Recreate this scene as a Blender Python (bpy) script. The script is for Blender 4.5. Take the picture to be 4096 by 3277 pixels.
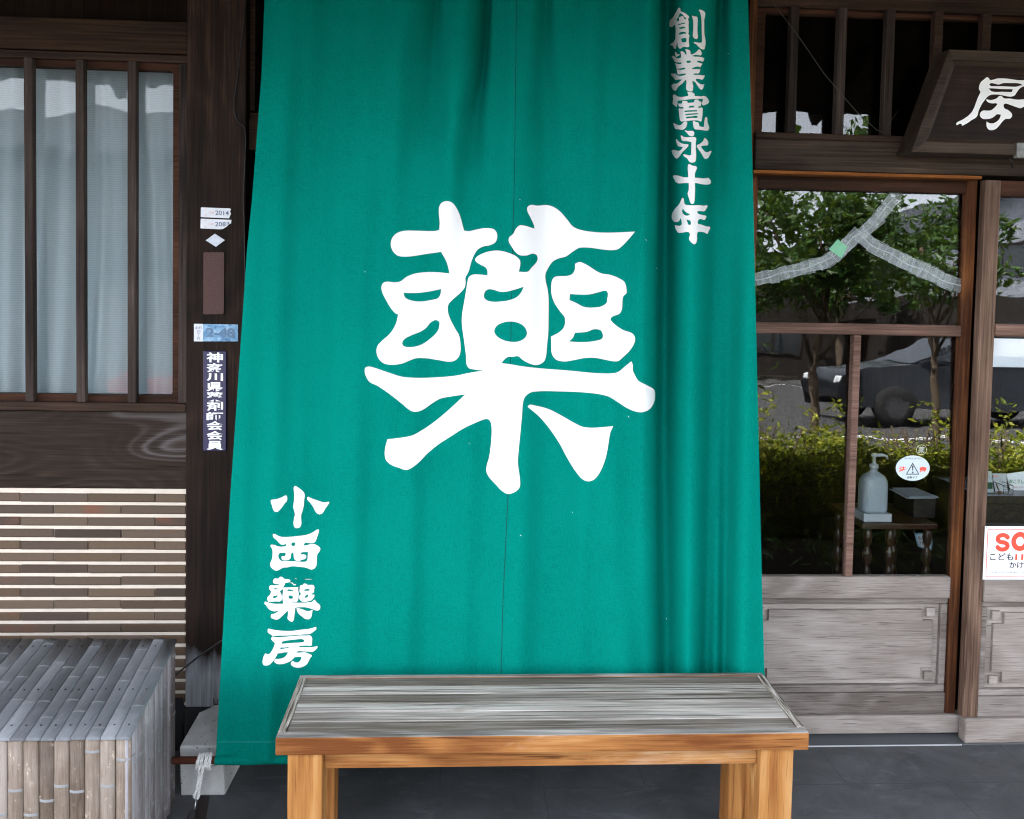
import bpy, bmesh, math, random
from mathutils import Vector, Matrix

# ------------------------------------------------------------------ clear
for o in list(bpy.data.objects):
    bpy.data.objects.remove(o)
SC = bpy.context.scene
COL = SC.collection
RAD = math.radians

# ------------------------------------------------------------------ camera (measured from the photograph's vanishing lines)
CAM_LOC = Vector((0.0, -3.0, 1.5137))
YAW, PITCH, ROLL = -0.0607282, -0.0489869, 0.0195871
FPX, CXP, CYP, WPX, HPX = 3800.0, 2048.0, 1313.75, 4096.0, 3277.0
_f = Vector((-math.sin(YAW) * math.cos(PITCH), math.cos(YAW) * math.cos(PITCH), math.sin(PITCH)))
_r = Vector((math.cos(YAW), math.sin(YAW), 0))
_u = _r.cross(_f)
CR = math.cos(ROLL) * _r + math.sin(ROLL) * _u
CU = -math.sin(ROLL) * _r + math.cos(ROLL) * _u
CB = -_f
cam = bpy.data.cameras.new('camera')
cam.sensor_fit = 'HORIZONTAL'
cam.sensor_width = 36.0
cam.lens = FPX / WPX * 36.0
cam.shift_x = 0.0
cam.shift_y = -(HPX / 2 - CYP) / WPX
cam.clip_start = 0.05
cam.clip_end = 2000
camo = bpy.data.objects.new('camera', cam)
COL.objects.link(camo)
M = Matrix.Identity(4)
for i in range(3):
    M[i][0], M[i][1], M[i][2], M[i][3] = CR[i], CU[i], CB[i], CAM_LOC[i]
camo.matrix_world = M
SC.camera = camo

# ------------------------------------------------------------------ world, sun, exposure
SUN_EL, SUN_AZ = 57.0, -55.0          # the sun stands behind the shop, so its front is in open shade
w = bpy.data.worlds.new('World')
SC.world = w
w.use_nodes = True
wn = w.node_tree
wn.nodes.clear()
sky = wn.nodes.new('ShaderNodeTexSky')
sky.sky_type = 'NISHITA'
sky.sun_disc = False
sky.sun_elevation = RAD(SUN_EL)
sky.sun_rotation = RAD(SUN_AZ)
sky.air_density = 0.45
sky.dust_density = 2.2
sky.ozone_density = 0.3
bg = wn.nodes.new('ShaderNodeBackground')
bg.inputs['Strength'].default_value = 0.15
wo = wn.nodes.new('ShaderNodeOutputWorld')
# a hazy summer sky: most of its blue is washed out
bw = wn.nodes.new('ShaderNodeRGBToBW'); hz = wn.nodes.new('ShaderNodeMix'); hz.data_type = 'RGBA'; hz.inputs[0].default_value = 0.80
wn.links.new(sky.outputs[0], bw.inputs[0]); wn.links.new(sky.outputs[0], hz.inputs[6]); wn.links.new(bw.outputs[0], hz.inputs[7])
wn.links.new(hz.outputs[2], bg.inputs['Color'])
wn.links.new(bg.outputs[0], wo.inputs['Surface'])
sun = bpy.data.lights.new('sun', 'SUN')
sun.energy = 2.0
sun.angle = RAD(0.5)
sun.color = (1.0, 0.95, 0.88)
suno = bpy.data.objects.new('sun', sun)
COL.objects.link(suno)
_sd = Vector((math.sin(RAD(SUN_AZ)) * math.cos(RAD(SUN_EL)), math.cos(RAD(SUN_AZ)) * math.cos(RAD(SUN_EL)), math.sin(RAD(SUN_EL))))
suno.rotation_euler = _sd.to_track_quat('Z', 'Y').to_euler()
suno.location = _sd * 30
SC.view_settings.view_transform = 'Standard'
SC.view_settings.look = 'None'
SC.view_settings.exposure = 4.80
SC.view_settings.gamma = 1.0
SC.view_settings.use_curve_mapping = False
SC.render.engine = 'CYCLES'
SC.cycles.max_bounces = 10
SC.cycles.transparent_max_bounces = 16
SC.cycles.use_denoising = True
SC.cycles.denoising_input_passes = 'RGB_ALBEDO_NORMAL'
SC.cycles.denoising_prefilter = 'ACCURATE'
SC.cycles.use_adaptive_sampling = False
SC.cycles.filter_width = 1.15
SC.cycles.sample_clamp_indirect = 6.0

# ------------------------------------------------------------------ measuring: a pixel of the photograph -> a point on a plane of the place
def ray(px, py):
    return (CR * ((px - CXP) / FPX) + CU * (-(py - CYP) / FPX) - CB)
def onY(px, py, y=0.0):
    d = ray(px, py)
    return CAM_LOC + d * ((y - CAM_LOC.y) / d.y)
def onZ(px, py, z=0.0):
    d = ray(px, py)
    return CAM_LOC + d * ((z - CAM_LOC.z) / d.z)
def XX(px, py, y=0.0): return onY(px, py, y).x
def ZZ(px, py, y=0.0): return onY(px, py, y).z

# ------------------------------------------------------------------ objects
def tag(o, label=None, cat=None, group=None, kind=None):
    if label: o['label'] = label
    if cat: o['category'] = cat
    if group: o['group'] = group
    if kind: o['kind'] = kind
    return o
def thing(name, label, cat, loc=(0, 0, 0), group=None):
    o = bpy.data.objects.new(name, None)
    o.empty_display_size = 0.05
    o.location = loc
    COL.objects.link(o)
    return tag(o, label, cat, group)
def world_of(o):
    m = Matrix.Translation(o.location)
    if o.parent: return world_of(o.parent) @ o.matrix_parent_inverse @ m
    return m
def link(o, parent=None):
    COL.objects.link(o)
    if parent is not None:
        o.parent = parent
        o.matrix_parent_inverse = world_of(parent).inverted()
    return o

class MB:
    """collects shapes in world metres and links them as ONE mesh object"""
    def __init__(s): s.v = []; s.f = []; s.m = []; s.sm = []
    def add(s, vs, fs, mi=0, smooth=False):
        b = len(s.v)
        s.v += [tuple(p) for p in vs]
        for f in fs:
            s.f.append(tuple(b + i for i in f)); s.m.append(mi); s.sm.append(smooth)
        return s
    def box(s, x0, x1, y0, y1, z0, z1, mi=0):
        x0, x1 = min(x0, x1), max(x0, x1); y0, y1 = min(y0, y1), max(y0, y1); z0, z1 = min(z0, z1), max(z0, z1)
        v = [(x0, y0, z0), (x1, y0, z0), (x1, y1, z0), (x0, y1, z0), (x0, y0, z1), (x1, y0, z1), (x1, y1, z1), (x0, y1, z1)]
        return s.add(v, [(0, 3, 2, 1), (4, 5, 6, 7), (0, 1, 5, 4), (1, 2, 6, 5), (2, 3, 7, 6), (3, 0, 4, 7)], mi)
    def hexa(s, lo, hi, mi=0):
        return s.add(list(lo) + list(hi), [(0, 3, 2, 1), (4, 5, 6, 7), (0, 1, 5, 4), (1, 2, 6, 5), (2, 3, 7, 6), (3, 0, 4, 7)], mi)
    def px(s, x1, y1, x2, y2, y0, depth, mi=0):
        """box whose front face, on the plane y=y0, fills these photo pixels (y read at the middle of its width)"""
        ym, xm = (y1 + y2) / 2, (x1 + x2) / 2
        return s.box(XX(x1, ym, y0), XX(x2, ym, y0), y0, y0 + depth, ZZ(xm, y1, y0), ZZ(xm, y2, y0), mi)
    def tube(s, pts, r, n=8, mi=0, cap=True):
        pts = [Vector(p) for p in pts]
        rs = r if isinstance(r, (list, tuple)) else [r] * len(pts)
        rings = []
        up = Vector((0, 0, 1))
        prev = None
        for i, p in enumerate(pts):
            t = (pts[min(i + 1, len(pts) - 1)] - pts[max(i - 1, 0)]).normalized()
            a = prev if prev is not None else (up if abs(t.z) < .9 else Vector((1, 0, 0)))
            a = (a - t * a.dot(t)).normalized(); prev = a
            b = t.cross(a)
            rings.append([p + (a * math.cos(k * 2 * math.pi / n) + b * math.sin(k * 2 * math.pi / n)) * rs[i] for k in range(n)])
        base = len(s.v)
        vs = [q for rg in rings for q in rg]
        fs = []
        for i in range(len(rings) - 1):
            for k in range(n):
                k2 = (k + 1) % n
                fs.append((i * n + k, i * n + k2, (i + 1) * n + k2, (i + 1) * n + k))
        s.add(vs, fs, mi, True)
        if cap:
            s.add([], [tuple(reversed([base + k - len(s.v) for k in range(n)])), tuple(base + (len(rings) - 1) * n + k - len(s.v) for k in range(n))], mi, False)
        return s
    def lathe(s, cx, cy, prof, n=20, mi=0):
        vs = []; fs = []
        for r, z in prof:
            vs += [(cx + r * math.cos(2 * math.pi * k / n), cy + r * math.sin(2 * math.pi * k / n), z) for k in range(n)]
        for i in range(len(prof) - 1):
            for k in range(n):
                k2 = (k + 1) % n
                fs.append((i * n + k, i * n + k2, (i + 1) * n + k2, (i + 1) * n + k))
        fs.append(tuple(reversed(range(n)))); fs.append(tuple((len(prof) - 1) * n + k for k in range(n)))
        return s.add(vs, fs, mi, True)
    def build(s, name, mat, parent=None, bevel=0.0, smooth=None):
        me = bpy.data.meshes.new(name)
        me.from_pydata(s.v, [], s.f)
        mats = mat if isinstance(mat, (list, tuple)) else [mat]
        for m in mats: me.materials.append(m)
        me.polygons.foreach_set('material_index', s.m)
        me.polygons.foreach_set('use_smooth', [bool(smooth) if smooth is not None else q for q in s.sm])
        me.update()
        o = bpy.data.objects.new(name, me)
        link(o, parent)
        if bevel:
            b = o.modifiers.new('bevel', 'BEVEL'); b.width = bevel; b.segments = 2; b.limit_method = 'ANGLE'; b.angle_limit = RAD(40)
        return o

# ------------------------------------------------------------------ materials
def mat_new(name):
    m = bpy.data.materials.new(name)
    m.use_nodes = True
    nt = m.node_tree
    nt.nodes.clear()
    out = nt.nodes.new('ShaderNodeOutputMaterial')
    return m, nt, out
class G:
    def __init__(s, nt): s.nt = nt
    def n(s, typ, props=None, **inp):
        nd = s.nt.nodes.new('ShaderNode' + typ)
        for k, v in (props or {}).items(): setattr(nd, k, v)
        for k, v in inp.items():
            key = k.replace('_', ' ')
            sock = nd.inputs[int(k[1:])] if (k[0] == 'i' and k[1:].isdigit()) else nd.inputs[key]
            if hasattr(v, 'is_output') or isinstance(v, bpy.types.NodeSocket): s.nt.links.new(v, sock)
            else: sock.default_value = v
        return nd
    def math(s, op, a, b=0.5, c=0.5, clamp=False):
        return s.n('Math', dict(operation=op, use_clamp=clamp), i0=a, i1=b, i2=c).outputs[0]
    def mix(s, fac, a, b, blend='MIX'):
        nd = s.nt.nodes.new('ShaderNodeMix'); nd.data_type = 'RGBA'; nd.blend_type = blend
        for i, v in ((0, fac), (6, a), (7, b)):
            if isinstance(v, bpy.types.NodeSocket): s.nt.links.new(v, nd.inputs[i])
            else: nd.inputs[i].default_value = v if i == 0 else (tuple(v) + (1.0,))[:4]
        return nd.outputs[2]
    def ramp(s, fac, stops, interp='LINEAR'):
        nd = s.nt.nodes.new('ShaderNodeValToRGB'); nd.color_ramp.interpolation = interp
        e = nd.color_ramp.elements
        while len(e) < len(stops): e.new(0.5)
        for k, (p, c) in enumerate(stops):
            e[k].position = p; e[k].color = (tuple(c) + (1.0,))[:4] if not isinstance(c, float) else (c, c, c, 1)
        s.nt.links.new(fac, nd.inputs[0])
        return nd.outputs[0]
    def noise(s, vec, scale, detail=3.0, rough=0.55, dist=0.0):
        return s.n('TexNoise', None, Vector=vec, Scale=scale, Detail=detail, Roughness=rough, Distortion=dist).outputs[0]
    def scaled(s, vec, sc):
        return s.n('VectorMath', dict(operation='MULTIPLY'), i0=vec, i1=sc).outputs[0]
def rand_coord(g):
    tc = g.n('TexCoord').outputs['Object']
    r1 = g.n('ObjectInfo').outputs['Random']
    r2 = g.n('NewGeometry').outputs['Random Per Island']
    a = g.math('MULTIPLY', r1, 31.7); b = g.math('MULTIPLY', r2, 17.3)
    s = g.math('ADD', a, b)
    cv = g.n('CombineXYZ', None, X=s, Y=g.math('MULTIPLY', s, 1.7), Z=g.math('MULTIPLY', s, 0.6)).outputs[0]
    return g.n('VectorMath', dict(operation='ADD'), i0=tc, i1=cv).outputs[0], r2
def finish(g, out, col, rough=0.7, bump=None, bstr=0.3, bdist=0.002, spec=0.3, metal=0.0, extra=None):
    p = g.n('BsdfPrincipled', None, Roughness=rough, Metallic=metal)
    p.inputs['Specular IOR Level'].default_value = spec
    if isinstance(col, bpy.types.NodeSocket): g.nt.links.new(col, p.inputs['Base Color'])
    else: p.inputs['Base Color'].default_value = (tuple(col) + (1.0,))[:4]
    if bump is not None:
        b = g.n('Bump', None, Strength=bstr, Distance=bdist, Height=bump)
        g.nt.links.new(b.outputs[0], p.inputs['Normal'])
    for k, v in (extra or {}).items(): p.inputs[k].default_value = v
    g.nt.links.new(p.outputs[0], out.inputs[0])
    return p
def plain(name, col, rough=0.6, spec=0.3, metal=0.0, var=0.12, scale=8.0, bump=0.0):
    m, nt, out = mat_new(name); g = G(nt)
    tc = g.n('TexCoord').outputs['Object']
    n = g.noise(tc, scale, 5.0, 0.6)
    c = g.mix(n, [max(0, x * (1 - 2 * var)) for x in col], [min(1, x * (1 + 2 * var)) for x in col])
    finish(g, out, c, rough, n if bump else None, bump, 0.002, spec, metal)
    return m
def wood(name, c0, c1, c2, axis='x', rings=7.0, rs=2.2, ringamt=0.4, fibamt=0.5, blot=0.35, rough=0.72, bstr=0.35, bd=0.002,
         spec=0.12, fscale=150.0, along=0.1, weather=None, topgrey=None, spots=0.0, islvar=0.0, crack=0.0, bleach=None, patch=None, fal=0.025, ckt=0.63):
    m, nt, out = mat_new(name); g = G(nt)
    vec, isl = rand_coord(g)
    def sc(a): return {'x': (a, 1, 1), 'y': (1, a, 1), 'z': (1, 1, a)}[axis]
    v1 = g.scaled(vec, sc(along * 1.6))
    n1 = g.noise(v1, rs, 3.0, 0.5, 0.5)
    v2 = g.scaled(vec, sc(fal))
    fib0 = g.noise(v2, fscale, 4.0, 0.6)
    n1 = g.math('MULTIPLY_ADD', fib0, 0.35 / rings, n1)
    ring = g.math('SINE', g.math('MULTIPLY', n1, rings * 6.2832))
    ring = g.math('MULTIPLY_ADD', ring, 0.5, 0.5)
    ring = g.math('POWER', ring, 1.6)
    ring0 = ring
    ring = g.math('MULTIPLY', ring, g.ramp(g.noise(g.scaled(vec, sc(.3)), 4.5, 3.0), [(.35, .15), (.65, 1.0)]))
    fib = g.ramp(fib0, [(0.3, 0.0), (0.72, 1.0)])
    v3 = g.scaled(vec, sc(0.35))
    bl = g.ramp(g.noise(v3, 3.2, 5.0, 0.6), [(0.32, 0.0), (0.7, 1.0)])
    t = g.math('ADD', g.math('MULTIPLY', ring, ringamt), g.math('MULTIPLY', fib, fibamt))
    t = g.math('ADD', t, g.math('MULTIPLY', g.math('SUBTRACT', bl, 0.5), blot), clamp=True)
    if islvar: t = g.math('ADD', t, g.math('MULTIPLY', g.math('SUBTRACT', isl, 0.5), islvar), clamp=True)
    col = g.ramp(t, [(0.02, c0), (0.45, c1), (0.95, c2)])
    if patch:                        # worn, sun-bleached or stained areas with edges of their own
        for pc, ps, pa, lo_ in patch:
            pn = g.noise(g.scaled(vec, sc(0.3)), ps, 6.0, 0.7, 0.6)
            col = g.mix(g.math('MULTIPLY', g.ramp(pn, [(lo_, 0.0), (lo_ + .09, 1.0)]), g.math('MULTIPLY_ADD', fib, pa * .6, pa * .4)), col, pc)
    if weather:                      # bleached, raised figure of the old board
        wc, ws, wa = weather
        s1 = g.math('MULTIPLY_ADD', g.math('SINE', g.math('MULTIPLY', n1, ws * 6.2832)), 0.5, 0.5)
        wn_ = g.noise(g.scaled(vec, sc(0.12)), 5.0, 4.0, 0.6)
        wm = g.math('MULTIPLY', g.ramp(g.math('MULTIPLY', s1, g.math('ADD', wn_, 0.45)), [(.62, 0.0), (.95, 1.0)]), g.math('MULTIPLY', g.math('MULTIPLY_ADD', g.math('POWER', ring0, 1.5), .8, g.math('MULTIPLY', fib, .25)), wa), clamp=True)
        col = g.mix(wm, col, wc)
    if topgrey:                      # upward faces are bleached grey by years of weather
        nz = g.n('SeparateXYZ', None, i0=g.n('NewGeometry').outputs['True Normal']).outputs[2]
        k = g.math('MULTIPLY', g.math('GREATER_THAN', nz, 0.6), 1.0)
        gcol = g.ramp(t, [(0.05, topgrey[0]), (0.5, topgrey[1]), (0.95, topgrey[2])])
        col = g.mix(k, col, gcol)
    if bleach:
        z_ = g.n('SeparateXYZ', None, i0=g.n('TexCoord').outputs['Object']).outputs[2]
        zz_ = g.math('ADD', z_, g.math('MULTIPLY', g.math('SUBTRACT', g.noise(g.scaled(g.n('TexCoord').outputs['Object'], (1, 1, .2)), 22, 4.0), .5), bleach[2]))
        kb = g.ramp(zz_, [(bleach[1] - .05, 1.0), (bleach[1] + .05, 0.0)])
        col = g.mix(kb, col, g.ramp(fib, [(.2, [x * .6 for x in bleach[0]]), (.8, bleach[0])]))
    if crack:
        ck = g.noise(g.scaled(vec, sc(fal * .7)), fscale * 1.2, 2.0, .5)
        ck = g.ramp(ck, [(ckt, 0.0), (ckt + .05, 1.0)])
        col = g.mix(g.math('MULTIPLY', ck, crack), col, [x * .35 for x in c0])
    if spots:
        vo = g.n('TexVoronoi', None, Vector=g.scaled(vec, sc(0.75)), Scale=spots)
        km = g.math('MULTIPLY', g.ramp(vo.outputs['Distance'], [(0.03, 1.0), (0.085, 0.0)]), g.math('GREATER_THAN', g.n('SeparateXYZ', None, i0=vo.outputs['Color']).outputs[0], .55))
        col = g.mix(g.math('MULTIPLY', km, 0.75), col, [x * 0.25 for x in c0])
    h = g.math('ADD', g.math('MULTIPLY', fib, 0.5), g.math('MULTIPLY', ring, 0.6))
    finish(g, out, col, rough, h, bstr, bd, spec)
    return m
def glass_mat(name, refl=0.11, wav=0.0, tint=(0.95, 0.97, 0.97)):
    m, nt, out = mat_new(name); g = G(nt)
    tr = g.n('BsdfTransparent', None, Color=tuple(tint) + (1,))
    gl = g.n('BsdfGlossy', None, Roughness=0.0, Color=(1, 1, 1, 1))
    if wav:
        tc = g.n('TexCoord').outputs['Object']
        n = g.noise(tc, 5.5, 2.0, 0.4)
        b = g.n('Bump', None, Strength=1.0, Distance=wav, Height=n)
        nt.links.new(b.outputs[0], gl.inputs['Normal'])
    fr = g.n('Fresnel', None, IOR=1.5).outputs[0]
    fac = g.math('ADD', fr, refl - 0.04, clamp=True)
    mx = g.n('MixShader', None, i0=fac, i1=tr.outputs[0], i2=gl.outputs[0])
    nt.links.new(mx.outputs[0], out.inputs[0])
    return m
def foil_mat(name, col, alpha, rough=0.4):
    m, nt, out = mat_new(name); g = G(nt)
    tr = g.n('BsdfTransparent')
    pr = g.n('BsdfPrincipled', None, Roughness=rough)
    pr.inputs['Base Color'].default_value = tuple(col) + (1,)
    mx = g.n('MixShader', None, i0=alpha, i1=tr.outputs[0], i2=pr.outputs[0])
    nt.links.new(mx.outputs[0], out.inputs[0])
    return m

# ------------------------------------------------------------------ hand lettering, traced: (origin x, origin y, scale, outlines)
def T(ox, oy, k, *polys):
    out = []
    for p in polys:
        n = [int(q) for q in p.replace(',', ' ').split()]
        out.append([(ox + n[i] * k, oy + n[i + 1] * k) for i in range(0, len(n), 2)])
    return out
K2 = 200 / 1725
GL_YAKU = T(1440, 780, 1200 / 1725,
 "453 95 455 70 470 45 500 35 530 45 560 85 578 130 598 205 625 208 680 197 720 191 770 198 785 215 789 245 778 272 750 288 705 298 680 312 660 338 640 385 625 440 606 478 607 500 603 530 580 560 530 605 508 632 506 672 515 705 545 765 570 810 577 850 577 905 565 935 540 955 510 959 450 950 385 940 320 940 285 952 240 970 180 977 140 970 110 945 95 905 100 870 125 840 165 805 195 765 210 730 219 688 205 682 180 655 150 605 128 560 123 530 132 508 150 500 200 503 230 498 270 470 320 452 390 444 450 445 514 452 508 420 495 380 466 328 400 337 245 355 215 348 190 325 177 290 182 255 205 225 245 208 320 206 400 208 440 206 456 200 458 160",
 "250 563 330 564 400 555 466 541 463 570 450 592 400 606 345 613 295 607 260 590",
 "405 735 435 720 455 730 456 755 445 785 400 830 350 862 300 875 265 874 247 865 243 850 255 830 300 805 350 785 380 765",
 "962 90 962 72 975 60 990 57 1020 62 1070 58 1110 68 1150 95 1190 140 1225 182 1265 200 1330 212 1410 217 1500 215 1582 211 1540 260 1500 300 1480 313 1450 318 1380 312 1310 303 1260 305 1225 325 1185 353 1140 366 1110 382 1085 415 1066 458 1067 490 1078 540 1084 590 1084 700 1082 800 1075 870 1070 925 1060 955 1035 974 1010 979 975 970 940 952 908 928 880 931 850 932 832 945 812 968 850 972 950 988 1070 1000 1220 1012 1320 1022 1400 1027 1450 1026 1480 1020 1520 990 1560 957 1568 975 1569 1010 1580 1035 1600 1068 1650 1095 1692 1122 1697 1160 1690 1195 1665 1232 1625 1249 1590 1247 1540 1228 1480 1190 1430 1160 1380 1147 1300 1137 1150 1130 1020 1130 980 1137 950 1160 938 1190 932 1260 922 1370 913 1460 908 1540 915 1600 920 1640 918 1680 900 1702 870 1717 850 1720 820 1705 780 1665 740 1620 727 1590 728 1560 742 1510 752 1440 757 1340 752 1310 740 1292 725 1289 670 1308 600 1340 520 1390 450 1435 390 1485 330 1545 280 1578 260 1581 225 1570 180 1553 150 1525 142 1490 146 1450 158 1405 230 1397 300 1383 350 1357 420 1310 500 1245 560 1190 605 1147 530 1158 460 1172 420 1195 370 1230 340 1244 310 1247 290 1240 240 1200 170 1145 100 1098 55 1075 35 1045 27 1015 30 995 50 987 75 992 150 1017 240 1045 320 1052 400 1051 500 1045 560 1038 620 1025 708 1010 655 1004 628 997 615 980 609 920 600 850 590 780 585 730 588 680 600 610 610 550 617 505 625 475 645 460 690 458 733 463 732 435 722 418 690 400 668 385 662 372 670 358 710 335 760 322 800 321 850 332 900 355 920 378 921 405 913 442 965 441 985 420 1020 375 1018 350 1005 340 990 338 960 348 920 347 900 335 870 295 855 265 858 245 880 225 900 190 920 175 950 178 1004 195 1000 175 980 130",
 "720 555 740 543 765 545 800 556 830 558 880 547 941 528 930 555 905 585 870 602 810 613 760 614 725 603 713 588",
 "868 728 920 740 950 765 960 800 945 825 915 842 870 845 820 833 785 810 772 785 785 755 820 735",
 "1237 396 1262 386 1290 395 1385 450 1440 460 1490 480 1520 500 1531 535 1532 565 1515 582 1510 600 1505 660 1495 680 1445 705 1440 718 1460 740 1510 775 1570 800 1582 825 1578 850 1555 890 1510 935 1485 955 1460 957 1410 948 1350 937 1290 938 1230 950 1170 958 1125 945 1102 910 1100 870 1098 815 1145 790 1170 765 1178 745 1177 705 1150 670 1115 615 1101 570 1100 520 1105 490 1120 472 1150 467 1190 466 1220 455 1235 430",
 "1208 570 1250 573 1320 572 1370 560 1415 552 1424 562 1422 600 1418 620 1390 640 1340 648 1285 643 1240 620 1204 605",
 "1236 793 1300 788 1350 772 1385 780 1397 810 1393 825 1350 840 1270 847 1201 843 1225 820",
 "963 1218 975 1207 1010 1212 1080 1230 1160 1270 1240 1315 1280 1333 1330 1339 1400 1335 1456 1330 1440 1365 1430 1420 1420 1480 1400 1550 1370 1610 1340 1640 1310 1647 1280 1635 1240 1590 1190 1510 1150 1435 1090 1345 1030 1275")
GL_SOU = T(2650, 20, K2,
 "575 93 605 110 618 150 622 215 700 248 800 300 870 355 920 410 915 440 888 480 885 520 905 560 900 700 907 900 905 960 880 985 910 1025 930 1070 915 1130 908 1250 920 1370 925 1410 905 1450 870 1460 780 1445 700 1455 640 1500 610 1515 570 1490 535 1440 520 1370 522 1310 505 1320 490 1360 475 1430 460 1500 435 1525 400 1500 370 1440 330 1400 260 1395 275 1360 310 1325 370 1290 415 1230 440 1170 450 1000 452 850 440 740 415 685 380 720 340 760 300 765 240 740 240 650 250 550 290 500 370 420 420 330 460 260 500 200 530 130",
 "595 290 640 290 700 340 760 410 820 470 815 490 780 505 745 470 725 400 690 390 650 395 600 420 555 440 575 500 565 550 530 570 490 540 485 510 500 480 540 430",
 "540 660 610 655 660 630 770 615 790 630 770 645 680 660 600 690 545 692",
 "572 775 640 770 700 750 760 760 788 790 780 810 700 815 650 830 580 815",
 "690 930 780 940 830 965 815 990 740 995 640 1020 560 1025 560 1005 610 950",
 "640 1165 700 1155 760 1140 815 1155 828 1210 820 1270 795 1290 680 1290 650 1230",
 "1010 375 1030 370 1090 398 1170 405 1205 440 1215 500 1210 700 1205 900 1215 1000 1225 1090 1210 1150 1185 1182 1110 1165 1080 1130 1048 1090 1045 1030 1060 900 1065 700 1060 560 1040 470",
 "1253 175 1270 160 1340 175 1420 210 1465 260 1475 310 1465 400 1440 520 1438 650 1440 850 1445 1000 1465 1120 1485 1220 1487 1320 1470 1440 1440 1530 1390 1540 1310 1500 1220 1420 1150 1350 1080 1320 1080 1285 1110 1280 1200 1295 1330 1305 1355 1290 1362 1200 1355 1000 1350 750 1345 550 1330 400 1300 270")
GL_GYO = T(2650, 190, K2,
 "620 150 660 130 700 142 760 190 790 240 808 275 825 245 825 180 800 110 780 80 805 60 870 75 935 100 960 140 967 245 1020 240 1100 205 1160 165 1210 110 1255 65 1290 80 1330 140 1355 190 1350 240 1320 275 1250 270 1140 255 1070 275 1005 292 1100 318 1250 325 1370 345 1443 380 1420 450 1380 498 1330 475 1260 460 1200 475 1185 490 1220 515 1300 540 1378 565 1340 630 1300 690 1240 660 1180 660 1090 690 1025 725 1015 755 1100 755 1200 750 1305 760 1295 810 1265 875 1230 900 1150 895 1040 920 1100 945 1250 950 1350 960 1463 970 1430 1050 1390 1105 1340 1115 1280 1090 1155 1085 1145 1110 1165 1150 1240 1220 1310 1265 1370 1280 1450 1280 1420 1340 1400 1410 1370 1445 1335 1460 1300 1440 1240 1370 1180 1280 1130 1200 1080 1170 1045 1140 1035 1160 1040 1260 1058 1310 1055 1420 1040 1500 1010 1520 930 1515 860 1490 820 1440 815 1350 825 1160 805 1115 760 1160 690 1240 600 1310 540 1360 500 1430 470 1480 430 1492 370 1460 325 1390 310 1330 325 1290 400 1250 480 1250 560 1210 630 1150 670 1100 640 1107 560 1105 490 1118 430 1110 400 1060 350 1010 300 960 292 920 310 898 380 905 440 905 490 945 560 980 640 985 720 970 785 955 805 900 700 905 600 925 540 930 510 890 500 820 490 750 560 770 640 775 720 765 785 755 778 700 700 705 600 730 490 735 470 650 425 540 480 560 570 580 650 575 655 515 580 520 500 518 425 495 390 430 340 350 312 300 340 288 410 305 460 350 510 380 570 375 640 350 640 260",
 "440 142 465 165 500 215 550 240 605 235 580 270 530 300 490 335 460 310 440 250 425 180",
 "820 460 890 455 975 462 978 500 960 522 840 538")
GL_KAN = T(2650, 350, K2,
 "855 158 900 153 980 165 1050 185 1095 220 1110 302 1200 300 1350 312 1420 295 1480 312 1530 350 1580 420 1605 480 1600 520 1550 570 1480 600 1430 620 1390 612 1365 560 1362 510 1388 470 1390 392 1200 400 1000 405 800 430 600 455 522 458 515 560 495 675 460 660 400 610 355 570 355 500 370 400 355 310 365 265 400 242 450 260 500 305 560 322 650 330 750 320 890 295 880 220",
 "680 490 720 470 800 467 850 480 868 535 950 530 1090 517 1095 470 1120 430 1170 418 1230 430 1262 460 1275 490 1320 490 1342 520 1335 580 1310 640 1270 655 1243 645 1240 712 1300 705 1350 693 1380 715 1388 770 1380 950 1360 1080 1345 1160 1325 1182 1290 1170 1220 1142 1100 1140 960 1145 850 1165 740 1170 640 1170 605 1130 590 1050 575 920 560 800 550 745 570 722 640 735 728 728 715 668 640 680 580 670 555 620 543 550 600 562 675 555",
 "905 665 960 640 1040 632 1095 640 1095 690 1000 697 905 705", "752 810 850 795 1000 788 1195 785 1198 830 1000 838 860 845 765 860",
 "778 935 850 910 1000 900 1220 885 1222 930 1050 943 900 955 785 970", "800 1045 820 1020 1000 1000 1175 978 1220 1010 1205 1040 1000 1055 830 1068",
 "360 1248 400 1240 450 1255 520 1290 580 1305 640 1290 690 1245 730 1195 770 1178 830 1185 853 1220 840 1300 800 1390 730 1445 650 1468 550 1445 450 1437 415 1380 390 1310",
 "1052 1175 1075 1160 1150 1190 1230 1212 1255 1245 1270 1320 1300 1345 1420 1372 1435 1280 1450 1130 1480 1030 1505 1017 1535 1030 1548 1080 1555 1200 1590 1310 1612 1370 1605 1430 1580 1475 1520 1495 1400 1480 1270 1460 1150 1450 1100 1425 1075 1370 1055 1260")
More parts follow.
